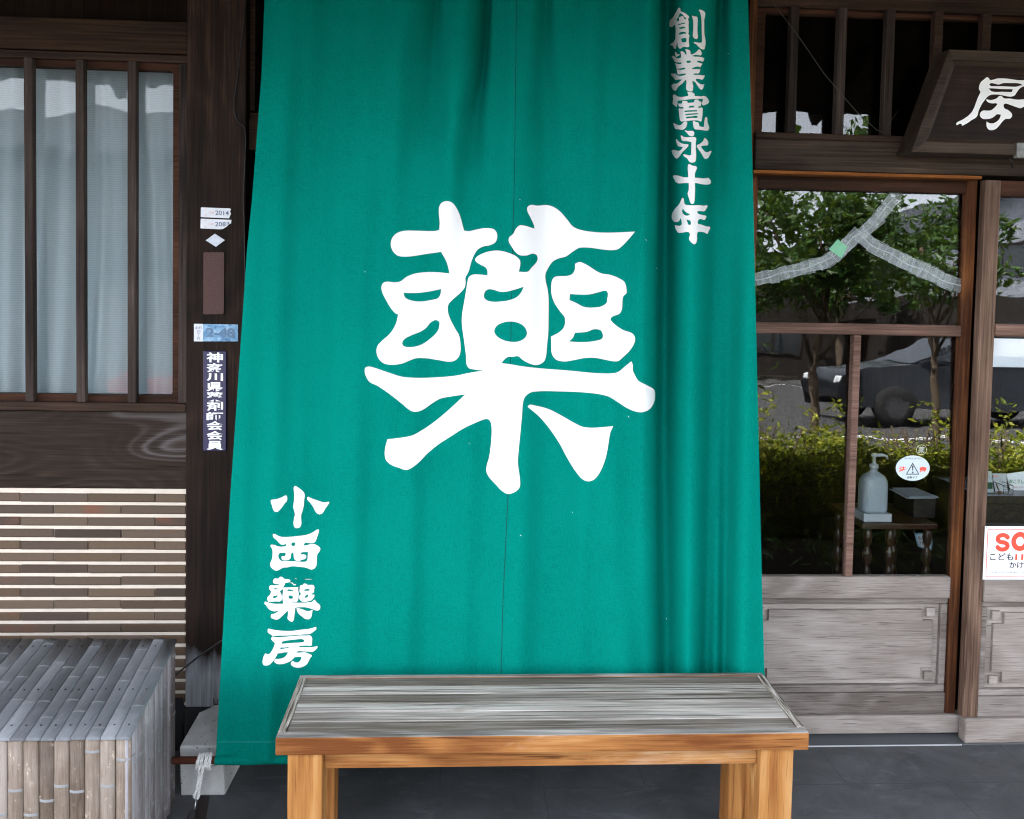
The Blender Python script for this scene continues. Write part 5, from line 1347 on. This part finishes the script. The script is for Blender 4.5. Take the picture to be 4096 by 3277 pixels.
for k in range(5):
    z = zb_t + .001 + k * .0016; dx = rnd.uniform(-.012, .012); dy = rnd.uniform(-.01, .01)
    mb.hexa([(bxa - .03 + dx, .345 + dy, z), (bxb + dx, .35 + dy, z), (bxb - .01 + dx, .50, z), (bxa - .02 + dx, .50, z)], [(bxa - .03 + dx, .345 + dy, z + .001), (bxb + dx, .35 + dy, z + .001), (bxb - .01 + dx, .50, z + .001), (bxa - .02 + dx, .50, z + .001)])
mb.build('leaflets', plain('grey_white_leaflet', (.36, .39, .43), .6), bo)
mb = MB(); q = [(3660, 2136), (3680, 2132), (3700, 2136), (3728, 2133), (3730, 2180), (3726, 2203), (3700, 2199), (3672, 2186), (3664, 2160)]
P = [onY(p[0], p[1], .50) for p in q]; n = len(P)
mb.add([tuple(p) for p in P] + [(p.x, p.y + .002, p.z) for p in P], [tuple(range(n))] + [(i, n + i, n + (i + 1) % n, (i + 1) % n) for i in range(n)])
NC = mb.build('note_card', plain('pale_blue_card', (.22, .42, .58), .6)); tag(NC, 'small blue edged handwritten card behind the turned legs of the stand', 'card')
mb = MB(); P = [Vector((p.x, p.y - .0015, p.z)) for p in P]; cx_ = sum(p.x for p in P) / n; cz_ = sum(p.z for p in P) / n
mb.add([(cx_ + (p.x - cx_) * .86, p.y, cz_ + (p.z - cz_) * .84) for p in P], [tuple(range(n))]); mb.build('white_field', M_PAPER, NC)
mb = MB(); text_px(mb, '私たちは', 3672, 2145, 3720, 2160, .496, .01); text_px(mb, 'うれしい', 3676, 2164, 3722, 2180, .496, .01); mb.build('handwriting', M_INK, NC)

# --- SOS plate on the right door
yS = .004
SP = MB(); xs0, xs1 = XX(3936, 2210, yS), XX(3936, 2210, yS) + .300
zs_t, zs_b = ZZ(4036, 2106, yS), ZZ(4036, 2319, yS)
SP.box(xs0, xs1, yS, yS + .002, zs_b, zs_t)
SOS = SP.build('sos_sign', plain('white_sign_board', (.74, .75, .77), .5, .3, 0, .02, 20), None, .0006)
tag(SOS, 'white sign with red border reading SOS low on the right door', 'sign')
mb = MB(); yq = yS - .0006
def rring(x0, x1, z0, z1, r, t):
    def arc(x0, x1, z0, z1, r):
        out = []
        for cx, cz, a0 in ((x1 - r, z1 - r, 0), (x0 + r, z1 - r, 90), (x0 + r, z0 + r, 180), (x1 - r, z0 + r, 270)):
            out += [(cx + r * math.cos(RAD(a0 + 15 * j)), cz + r * math.sin(RAD(a0 + 15 * j))) for j in range(7)]
        return out
    a = arc(x0, x1, z0, z1, r); b = arc(x0 + t, x1 - t, z0 + t, z1 - t, r - t); n = len(a)
    mb.add([(p[0], yq, p[1]) for p in a + b], [(i, (i + 1) % n, n + (i + 1) % n, n + i) for i in range(n)])
mg = .0085
rring(xs0 + mg, xs1 - mg, zs_b + mg, zs_t - mg, .008, .0022)
def fat_s(cx, cz, w_, h, t):
    """a plump rounded S"""
    pts = []
    for k in range(15): a = RAD(20 + 250 * k / 14); pts.append((cx + w_ * .36 * math.cos(a), cz + h * .235 + h * .235 * math.sin(a)))
    for k in range(1, 15): a = RAD(90 - 250 * k / 14); pts.append((cx + w_ * .36 * math.cos(a), cz - h * .235 + h * .235 * math.sin(a)))
    for k in range(len(pts) - 1):
        a, b = Vector(pts[k]), Vector(pts[k + 1]); d = (b - a).normalized(); nx, nz = -d.y * t / 2, d.x * t / 2
        mb.add([(a.x - nx, yq - .0001 * (k % 2), a.y - nz), (b.x - nx, yq - .0001 * (k % 2), b.y - nz), (b.x + nx, yq - .0001 * (k % 2), b.y + nz), (a.x + nx, yq - .0001 * (k % 2), a.y + nz)], [(0, 1, 2, 3)])
    for k, p in enumerate(pts):
        mb.add([(p[0] + t / 2 * math.cos(q * .5236), yq - .0002 - .00005 * (k % 3), p[1] + t / 2 * math.sin(q * .5236)) for q in range(12)], [tuple(range(12))])
lw_ = XX(4039, 2170, yS) - XX(3981, 2170, yS); lh = ZZ(4010, 2131, yS) - ZZ(4010, 2208, yS)
xS = (XX(4039, 2170, yS) + XX(3981, 2170, yS)) / 2; zS = (ZZ(4010, 2131, yS) + ZZ(4010, 2208, yS)) / 2
fat_s(xS, zS, lw_ * .98, lh * .80, lh * .225)
xO = xS + lw_ * 1.20; zO = zS + .003
ring_o = [(math.cos(2 * math.pi * k / 36), math.sin(2 * math.pi * k / 36)) for k in range(36)]
ax, az, bx_, bz_ = lw_ * .60, lh * .50, lw_ * .27, lh * .24
mb.add([(xO + ax * c, yq, zO + az * s) for c, s in ring_o] + [(xO + bx_ * c, yq, zO + bz_ * s) for c, s in ring_o], [(i, (i + 1) % 36, 36 + (i + 1) % 36, 36 + i) for i in range(36)])
fat_s(xO + lw_ * 1.2, zS + .004, lw_ * .98, lh * .80, lh * .225)
text_px(mb, '11', 4061, 2217, 4093, 2241, yq, .035); text_px(mb, '0', 4098, 2217, 4118, 2241, yq, .035)
mb.build('red_print', M_RED, SOS)
mb = MB(); text_px(mb, 'こども', 3959, 2213, 4053, 2242, yq, .018); text_px(mb, '番', 4122, 2213, 4152, 2242, yq, .018); text_px(mb, 'かけこみ', 4037, 2247, 4155, 2275, yq, .018); mb.build('black_print', M_INK, SOS)
mb = MB(); text_px(mb, '小田原市自治会総連合・小田原市商店街連合会', 3953, 2286, 4210, 2294.5, yq, .0); mb.build('small_print', M_BLUEINK, SOS)
mb = MB()
for (x, y) in ((3947, 2110), (3938, 2305)): mb.tube([onY(x, y, yq - .001), onY(x, y, yq + .001)], .0012, 8)
mb.build('nail', M_IRON, SOS)

# --- the little display behind the right door
yd = .26
zsh = ZZ(4030, 1984, yd)
mb = MB(); x0 = XX(3925, 1984, yd); mb.box(x0, x0 + .62, yd, yd + .35, zsh - .028, zsh); mb.box(x0, x0 + .62, yd + .02, yd + .33, .02, zsh - .0285)
SHF = mb.build('display_shelf', plain('dark_display_wood', (.018, .011, .008), .6), None, .002); tag(SHF, 'dark wooden display shelf behind the right door glass', 'shelf')
mb = MB(); mb.box(x0, x0 + .62, yd - .004, yd + .30, zsh + .0005, zsh + .002); tag(mb.build('plastic_sheet', foil_mat('clear_plastic', (.45, .5, .56), .45, .15)), 'wrinkled clear plastic sheet spread over the display shelf', 'plastic sheet')
def card(name, label, pts, y, mat, cat, lean=.03):
    P = [onY(p[0], p[1], y) for p in pts]; z0 = min(p.z for p in P); n = len(P); mb = MB()
    mb.add([(p.x, y + (p.z - z0) * lean, p.z) for p in P] + [(p.x, y + .003 + (p.z - z0) * lean, p.z) for p in P], [tuple(range(n))] + [(i, n + i, n + (i + 1) % n, (i + 1) % n) for i in range(n)])
    o = mb.build(name, mat); tag(o, label, cat); return o
pk = card('plastic_packet', 'glossy plastic packet with a green label at the left of the display', [(3946, 1884), (3967, 1886), (3972, 1930), (3975, 1968), (3980, 1976), (3938, 1976), (3940, 1900)], yd + .05, plain('glossy_packet', (.40, .46, .50), .2, .6, 0, .2, 40), 'packet')
mb = MB(); mb.px(3944, 1930, 3971, 1956, yd + .048, .001); mb.build('green_label', plain('dark_green_label', (.012, .07, .045), .5), pk)
pk = card('plastic_packet', 'glossy plastic packet with red and green print in the middle of the display', [(3970, 1895), (4026, 1895), (4029, 1940), (4033, 1975), (3984, 1975)], yd + .07, plain('clear_packet', (.45, .48, .50), .2, .6, 0, .2, 50), 'packet')
mb = MB(); mb.px(3972, 1902, 3992, 1909, yd + .066, .001); mb.build('red_print', M_PINKINK, pk)
mb = MB(); mb.tube([onY(3985, 1936, yd + .02), onY(3990, 1950, yd + .02), onY(3996, 1962, yd + .02)], .0022, 8); mb.lathe(onY(3999, 1968, yd + .02).x, yd + .02, [(.004, zsh + .003), (.0085, zsh + .006), (.0085, zsh + .010), (.004, zsh + .013)], 12)
tag(mb.build('wooden_ladle', plain('brown_spoon', (.10, .045, .02), .5)), 'tiny brown wooden ladle in front of the packets', 'ladle')
cd = card('white_card', 'white card with green hand lettering at the right of the display', [(4030, 1898), (4150, 1882), (4155, 1972), (4046, 1977)], yd + .09, M_PAPER, 'card', .12)
mb = MB(); text_px(mb, 'おこうし', 4037, 1918, 4096, 1934, yd + .086, .02); mb.build('green_lettering', M_GREENINK, cd)
mb = MB(); text_px(mb, 'お気軽にお声がけください', 4048, 1946, 4130, 1954, yd + .086, .005); mb.build('red_lettering', M_PINKINK, cd)
mb = MB(); R_ = lambda x, y, d=0: onY(x, y, yd + .01 + d)
for path in ([(4014, 1976), (4016, 1943), (4053, 1943), (4052, 1978)], [(4015, 1960), (4053, 1960)], [(3946, 1974), (4014, 1976), (4052, 1978)], [(3949, 1974), (3949, 1940)]):
    mb.tube([R_(*p) for p in path], .0011, 6)
for a in ((4016, 1943), (4053, 1943), (4053, 1960)):
    p = R_(*a); mb.tube([p, (p.x - .006, p.y + .06, p.z + .002)], .0011, 6)
tag(mb.build('wire_rack', M_IRON), 'small black wire card rack on the display shelf', 'rack')
mb = MB(); mb.px(3966, 1356, 4230, 1470, .040, .0006)
tag(mb.build('white_poster', foil_mat('poster_paper', (.70, .74, .78), .78, .6)), 'white paper sheet taped inside the top of the right door glass', 'paper')

# --- curtain behind the barred window
mb = MB(); n = 330; x0, x1 = WXL + .02, pil_l - .02; za, zb_ = zs1 - .02, zr0 + .03; nz = 26
rnd = random.Random(12)
ph = [rnd.uniform(0, 6) for _ in range(6)]
def cy_(x, t):
    return .150 + (.034 * math.sin(x * 33 + ph[0] + .9 * math.sin(x * 7 + ph[1])) + .012 * math.sin(x * 61 + ph[2] + 2.0 * math.sin(x * 5)) + .006 * math.sin(x * 118 + ph[3])) * (.6 + .4 * (1 - t)) + .012 * math.sin(x * 11 + t * 2.2)
for j in range(nz + 1):
    t = j / nz
    for i in range(n + 1):
        x = x0 + (x1 - x0) * i / n; x2_ = x + .03 * math.sin(t * 2.0 + x * 6) * (1 - t)
        mb.v.append((x2_, cy_(x, t), za + (zb_ - za) * t))
for j in range(nz):
    for i in range(n): mb.f.append((j * (n + 1) + i, j * (n + 1) + i + 1, (j + 1) * (n + 1) + i + 1, (j + 1) * (n + 1) + i)); mb.m.append(0); mb.sm.append(True)
tag(mb.build('lace_curtain', M_CURTAIN), 'grey white lace curtain hanging in folds behind the barred window', 'curtain')

# ================================================================== the street the glass reflects
def m_leaf(name, c0, c1, c2):
    m, nt, out = mat_new(name); g = G(nt)
    r = g.n('NewGeometry').outputs['Random Per Island']
    c = g.ramp(r, [(.0, c0), (.5, c1), (1.0, c2)])
    d = g.n('BsdfPrincipled', None, Roughness=.45); nt.links.new(c, d.inputs['Base Color']); d.inputs['Specular IOR Level'].default_value = .4
    t = g.n('BsdfTranslucent', None, Color=g.mix(.5, c, (.20, .30, .02)))
    mx = g.n('MixShader', None, i0=.35, i1=d.outputs[0], i2=t.outputs[0])
    nt.links.new(mx.outputs[0], out.inputs[0]); return m
M_LEAF = m_leaf('tree_leaves', (.014, .042, .008), (.032, .082, .015), (.065, .125, .028))
M_HEDGE = m_leaf('hedge_leaves', (.07, .11, .008), (.24, .27, .018), (.46, .45, .055))
M_BARK = plain('bark', (.10, .075, .055), .9, .1, 0, .3, 20)
def leaf(mb, p, s, rnd, elong=2.0):
    a = Vector((rnd.gauss(0, 1), rnd.gauss(0, 1), rnd.gauss(0, .7))).normalized()
    b = a.cross(Vector((rnd.gauss(0, 1), rnd.gauss(0, 1), rnd.gauss(0, 1)))).normalized(); c = a.cross(b)
    w_ = s / elong
    mb.add([p - a * s * .5, p - a * s * .1 + b * w_ * .5 + c * w_ * .10, p + a * s * .5 - c * w_ * .08, p - a * s * .1 - b * w_ * .5 + c * w_ * .10], [(0, 1, 2, 3)])
def crown(cx, cy, cz, R, n, s, seed, nclump=26, flat=.6):
    rnd = random.Random(seed); mb = MB(); cl = []
    for k in range(nclump):
        d = Vector((rnd.gauss(0, 1), rnd.gauss(0, 1), rnd.gauss(0, 1))).normalized(); r_ = R * rnd.uniform(.35, 1.0)
        cl.append((Vector((cx + d.x * r_, cy + d.y * r_, cz + d.z * r_ * flat)), R * rnd.uniform(.16, .34)))
    for k in range(n):
        c, r_ = cl[rnd.randrange(nclump)]
        d = Vector((rnd.gauss(0, 1), rnd.gauss(0, 1), rnd.gauss(0, .8))).normalized() * r_ * rnd.uniform(.3, 1.05) ** .6
        leaf(mb, c + d, s * rnd.uniform(.7, 1.3), rnd)
    return mb, cl
def tree(label, x, y, h, R, n, s, seed, lean=.0, cat='tree', group=None):
    t = thing('street_tree', label, cat, (x, y, 0), group)
    cz = h - R * .62
    mb, cl = crown(x + lean, y, cz, R, n, s, seed); mb.build('crown', M_LEAF, t)
    rnd = random.Random(seed + 1); tb = MB(); tr_ = max(.03, h * .014)
    top = Vector((x + lean, y, cz))
    stem = [Vector((x, y, 0)).lerp(top, k / 6) + Vector((rnd.uniform(-1, 1), rnd.uniform(-1, 1), 0)) * tr_ * (0 if k in (0,) else 1.0) for k in range(7)]
    tb.tube(stem, [tr_ * (1.3 - .85 * k / 6) for k in range(7)], 8)
    for c, r_ in cl[:9]:
        a = stem[rnd.choice((3, 4, 5))]; m = a.lerp(c, .55) + Vector((0, 0, -.05 * R))
        tb.tube([a, m, c], [tr_ * .45, tr_ * .3, tr_ * .12], 6)
    tb.build('trunk', M_BARK, t); return t
tree('small broad leaved tree standing behind the trimmed hedge, seen mirrored in the cracked pane', 3.15, -5.0, 2.85, .98, 5200, .085, 31, .1)
tree('slim leafy tree at the hedge end, seen mirrored in the right door', 5.0, -6.3, 2.9, .85, 3200, .085, 47, -.2)
# hedge
HG = thing('trimmed_hedge', 'low trimmed yellow green hedge across the pavement, mirrored low in the door glass', 'hedge', (4.0, -3.45, 0))
rnd = random.Random(77); mb = MB()
HY0, HY1 = -3.05, -3.85
for k in range(30000):
    x = rnd.uniform(1.75, 6.4); t = rnd.random()
    top = .57 + .05 * math.sin(x * 3.1) + .04 * math.sin(x * 9.7)
    if t < .35: p = Vector((x, rnd.uniform(HY1, HY0), top + rnd.gauss(0, .05) - abs(rnd.gauss(0, .05))))
    else: p = Vector((x, HY0 - abs(rnd.gauss(0, .10)) + .06 * math.sin(x * 7.3), rnd.uniform(.03, top)))
    leaf(mb, p, rnd.uniform(.03, .06), rnd, 2.2)
for k in range(5200):                      # the dense inside
    x = rnd.uniform(1.8, 6.3); leaf(mb, Vector((x, rnd.uniform(HY1 + .1, HY0 - .18), rnd.uniform(.02, .50))), rnd.uniform(.07, .13), rnd, 1.6)
for k in range(14):
    x = rnd.uniform(1.9, 4.2); y = rnd.uniform(HY1, HY0 - .1); h = rnd.uniform(.72, .98)
    for q in range(26): leaf(mb, Vector((x + rnd.gauss(0, .05), y + rnd.gauss(0, .05), h - abs(rnd.gauss(0, .14)))), .06, rnd, 2.6)
mb.build('hedge_leaves', M_HEDGE, HG)
mb = MB()
for k in range(60):
    x = rnd.uniform(1.8, 6.3); y = rnd.uniform(HY1 + .1, HY0 - .2)
    mb.tube([(x, y, 0), (x + rnd.uniform(-.06, .06), y + rnd.uniform(-.05, .05), .35), (x + rnd.uniform(-.12, .12), y + rnd.uniform(-.1, .1), .72)], [.010, .008, .005], 5)
mb.build('stems', M_BARK, HG)
mb = MB()
for k in range(70):
    x = rnd.uniform(1.5, 4.2); y = rnd.uniform(-2.95, -1.95)
    for q in range(9): leaf(mb, Vector((x + rnd.gauss(0, .05), y + rnd.gauss(0, .05), rnd.uniform(.03, .16))), .075, rnd, 5)
tag(mb.build('ground_cover', M_LEAF), kind='stuff')
# tall reedy sprigs at its near end
for k, (x, y, h) in enumerate(((1.70, -3.3, 1.30), (1.86, -3.45, 1.2), (1.98, -3.25, 1.34))):
    t = thing('bamboo_sprig', 'thin bamboo sprig rising above the near end of the trimmed hedge', 'plant', (x, y, 0), 'bamboo sprigs by the hedge')
    mb = MB(); mb.tube([(x, y, 0), (x + .02, y, h * .5), (x + .10, y, h)], [.006, .005, .002], 6); mb.build('stem', plain('straw_stem', (.22, .18, .08), .7), t)
    mb = MB()
    for q in range(24): leaf(mb, Vector((x + .08 + rnd.gauss(0, .08), y + rnd.gauss(0, .06), h - rnd.uniform(0, .35))), .10, rnd, 5)
    mb.build('leaves', M_LEAF, t)
# trees across the road
for k, (x, y, h, R) in enumerate(((3.0, -28.5, 5.2, 2.2), (8.5, -29.5, 6.0, 2.6), (14.0, -31.0, 5.4, 2.3), (31.0, -30.0, 5.2, 2.2))):
    tree(['bushy street tree far across the road beside the timber house', 'tallest bushy tree across the road left of the white gabled house', 'bushy tree across the road close to the white gabled house', 'rounded tree across the road right of the white gabled house'][k], x, y, h, R, 2600, .34, 60 + k, .3, 'tree', 'trees across the road')
# houses across the road
M_CREAM = plain('grey_white_render', (.11, .118, .122), .85, .1, 0, .06, 2)
M_WHT = plain('white_render', (.26, .28, .32), .8, .1, 0, .04, 2)
M_DKW = plain('dark_clapboard', (.030, .026, .024), .8, .1, 0, .2, 3)
M_ROOFT = plain('blue_grey_tiles', (.05, .055, .065), .9, .05, 0, .2, 5)
M_DGLASS = plain('dark_window_glass', (.02, .025, .03), .08, .7)
def house(name, label, x0, x1, y0, y1, h, rise, wall, low=None, hl=0, wins=(), along=False):
    t = thing(name, label, 'house', ((x0 + x1) / 2, (y0 + y1) / 2, 0)); mb = MB()
    mb.box(x0, x1, y1, y0, hl, h)
    xm = (x0 + x1) / 2; ym = (y0 + y1) / 2
    if along: mb.add([(x0, y0, h), (x0, y1, h), (x0, ym, h + rise), (x1, y0, h), (x1, y1, h), (x1, ym, h + rise)], [(0, 1, 2), (5, 4, 3)])
    else: mb.add([(x0, y0, h), (x1, y0, h), (xm, y0, h + rise), (x0, y1, h), (x1, y1, h), (xm, y1, h + rise)], [(0, 1, 2), (5, 4, 3), (0, 2, 5, 3), (1, 4, 5, 2)])
    mb.build('upper_wall', wall, t)
    if low: 
        mb = MB(); mb.box(x0 - .02, x1 + .02, y1 - .02, y0 + .02, 0, hl); mb.build('lower_wall', low, t)
    mb = MB(); e = .6; k = rise / ((x1 - x0) / 2)
    for s in (-1, 1):
        if along:
            ye = y0 + e if s < 0 else y1 - e; ze = h - e * rise / (abs(y1 - y0) / 2)
            mb.hexa([(x0 - e, ye, ze), (x1 + e, ye, ze), (x1 + e, ym, h + rise), (x0 - e, ym, h + rise)], [(x0 - e, ye, ze + .18), (x1 + e, ye, ze + .18), (x1 + e, ym, h + rise + .18), (x0 - e, ym, h + rise + .18)]); continue
        xe = x0 - e if s < 0 else x1 + e
        ze = h - e * k
        mb.hexa([(xe, y0 + .4, ze), (xm, y0 + .4, h + rise), (xm, y1 - .4, h + rise), (xe, y1 - .4, ze)], [(xe, y0 + .4, ze + .18), (xm, y0 + .4, h + rise + .18), (xm, y1 - .4, h + rise + .18), (xe, y1 - .4, ze + .18)])
    mb.build('roof', M_ROOFT, t)
    for (wx, wz, ww, wh) in wins:
        mb = MB(); f = .06
        mb.box(wx, wx + ww, y0 + .021, y0 + .08, wz, wz + f); mb.box(wx, wx + ww, y0 + .021, y0 + .08, wz + wh - f, wz + wh); mb.box(wx, wx + f, y0 + .021, y0 + .08, wz + f, wz + wh - f); mb.box(wx + ww - f, wx + ww, y0 + .021, y0 + .08, wz + f, wz + wh - f); mb.box(wx + ww / 2 - f / 2, wx + ww / 2 + f / 2, y0 + .021, y0 + .08, wz + f, wz + wh - f)
        fr_ = mb.build('window', M_DKW, t)
        mb = MB(); mb.box(wx + f, wx + ww - f, y0 + .022, y0 + .04, wz + f, wz + wh - f); mb.build('pane', M_DGLASS, fr_)
    return t
house('grey_house', 'wide grey white house across the road, mirrored behind the lace curtain', -19, -1.5, -30, -40, 5.0, 1.9, M_CREAM, M_CREAM, 3.1, [(-16, 3.4, 2, 1.1), (-11, 3.4, 2, 1.1), (-6.5, 3.4, 1.6, 1.1), (-12, .9, 3.0, 1.9), (-5.5, .5, 1.4, 2.1)], along=True)
house('white_gabled_house', 'white gabled house with dark lower walls across the road', 17.0, 28.0, -31, -42, 5.6, 2.6, M_WHT, M_DKW, 3.4, [(19.5, 4.2, 1.6, 1.2), (24, 4.2, 1.6, 1.2), (19, .7, 2.2, 1.8), (24, .3, 2.0, 2.2)])
house('timber_house', 'dark timber house across the road behind the street trees', .2, 15.5, -34, -44, 4.2, 1.8, M_DKW, M_DKW, 2.6, [(2, .8, 2.4, 1.6), (7, .5, 2.4, 2.0), (11.5, .8, 2.4, 1.6)])

# cars
def car_profile():
    return [(-2.25, .45), (-2.28, .62), (-2.20, .80), (-1.9, .90), (-1.05, 1.0), (-.95, 1.02), (-.2, 1.40), (.25, 1.45), (.9, 1.43), (1.45, 1.18), (1.75, 1.02), (2.15, .98), (2.25, .80), (2.25, .45)]
M_CARD = plain('dark_car_paint', (.012, .014, .018), .2, .6, .3, .02, 3)
M_CARR = plain('red_car_paint', (.11, .028, .018), .35, .3, .0, .02, 3)
M_TYRE = plain('tyre_rubber', (.015, .015, .015), .85)
M_CHROME = plain('wheel_alloy', (.10, .10, .105), .4, .5, .8)
M_LAMP = plain('clear_lamp', (.75, .78, .82), .15, .7)
M_TAIL = plain('red_lamp', (.40, .02, .02), .2, .6)
CARS = []
def make_car(label, loc, group, paint):
    c = thing('parked_car', label, 'car', loc, group); ox, oy = loc[0], loc[1]; W_ = .86
    P = car_profile(); n = len(P); mb = MB()
    def half(x, z): return W_ * (1.0 if z < .75 else 1.0 - .30 * ((z - .75) / .7) ** 1.2) * (1.0 - .10 * max(0, (abs(x) - 1.5) / .75) ** 2)
    vs = []
    for s in (-1, 1): vs += [(ox + x, oy + s * half(x, z), z) for x, z in P]
    for s in (-1, 1): vs += [(ox + x, oy + s * half(x, .5), .30) for x in (-2.2, 2.2)]
    fs = [(i, i + 1, n + i + 1, n + i) for i in range(n - 1)]
    mb.add(vs[:2 * n], fs, 0, True)
    # sides, stitched down to the sill between the wheel arches
    for s in (0, 1):
        b = s * n
        low = [(ox + x, oy + (-1, 1)[s] * half(x, .5), .28) for x, z in P]
        mb.add([vs[b + i] for i in range(n)] + low, [], 0)
        k0 = len(mb.v) - 2 * n
        for i in range(n - 1):
            mb.f.append((k0 + i, k0 + i + 1, k0 + n + i + 1, k0 + n + i)); mb.m.append(0); mb.sm.append(False)
    body = mb.build('body', paint, c)
    # glass house
    gl = [(-.86, 1.05), (-.18, 1.36), (.88, 1.39), (1.36, 1.14), (1.3, 1.04)]
    for s in (-1, 1):
        mb = MB(); mb.add([(ox + x, oy + s * (half(x, z) + .012), z) for x, z in gl], [tuple(range(5))]); mb.build('side_window', M_DGLASS, c)
    mb = MB(); mb.add([(ox - .97, oy - .66, 1.035), (ox - .97, oy + .66, 1.035), (ox - .22, oy + .56, 1.405), (ox - .22, oy - .56, 1.405)], [(0, 1, 2, 3)]); mb.build('windscreen', M_DGLASS, c)
    for x in (-1.38, 1.38):
        for s in (-1, 1):
            mb = MB(); m = Vector((ox + x, oy + s * .80, .32)); prof = [(-.11, .20), (-.11, .30), (-.07, .32), (.07, .32), (.11, .30), (.11, .20)]
            vs2 = []; N = 22
            for d, r_ in prof: vs2 += [(m.x + r_ * math.cos(2 * math.pi * k / N), m.y + d, m.z + r_ * math.sin(2 * math.pi * k / N)) for k in range(N)]
            mb.add(vs2, [(i * N + k, i * N + (k + 1) % N, (i + 1) * N + (k + 1) % N, (i + 1) * N + k) for i in range(5) for k in range(N)], 0, True)
            tyre = mb.build('wheel', M_TYRE, c)
            mb = MB(); mb.add([(m.x + .2 * math.cos(2 * math.pi * k / N), m.y + s * .10, m.z + .2 * math.sin(2 * math.pi * k / N)) for k in range(N)], [tuple(range(N))]); mb.build('rim', M_CHROME, tyre)
    for s in (-1, 1):
        mb = MB(); mb.box(ox - 2.27, ox - 2.05, oy + s * .46, oy + s * .74, .66, .78); mb.build('headlight', M_LAMP, c, .03)
        mb = MB(); mb.box(ox + 2.12, ox + 2.262, oy + s * .44, oy + s * .74, .70, .84); mb.build('tail_light', M_TAIL, c, .02)
        mb = MB(); mb.box(ox - .80, ox - .62, oy + s * .80, oy + s * .97, .98, 1.08); mb.build('mirror', paint, c, .03)
    return c
make_car('dark saloon car on the road, mirrored in the sliding door glass', (8.55, -12.7, 0), None, M_CARD)
CR_ = thing('plastic_crate', 'low orange red plastic crate on the pavement, mirrored at the foot of the barred window', 'crate', (-3.3, -7.3, 0))
M_CRT = plain('orange_plastic', (.40, .075, .03), .5, .3, 0, .05, 5)
mb = MB(); mb.box(-3.65, -2.95, -7.52, -7.08, .0, .02); mb.build('crate_base', M_CRT, CR_)
for (xa, xb, ya, yb_) in ((-3.65, -2.95, -7.10, -7.08), (-3.65, -2.95, -7.52, -7.50), (-3.65, -3.63, -7.499, -7.101), (-2.97, -2.95, -7.499, -7.101)):
    mb = MB(); mb.box(xa, xb, ya, yb_, .021, .21); mb.box(xa - .012, xb + .012, ya - .008, yb_ + .008, .211, .245); mb.build('crate_side', M_CRT, CR_)
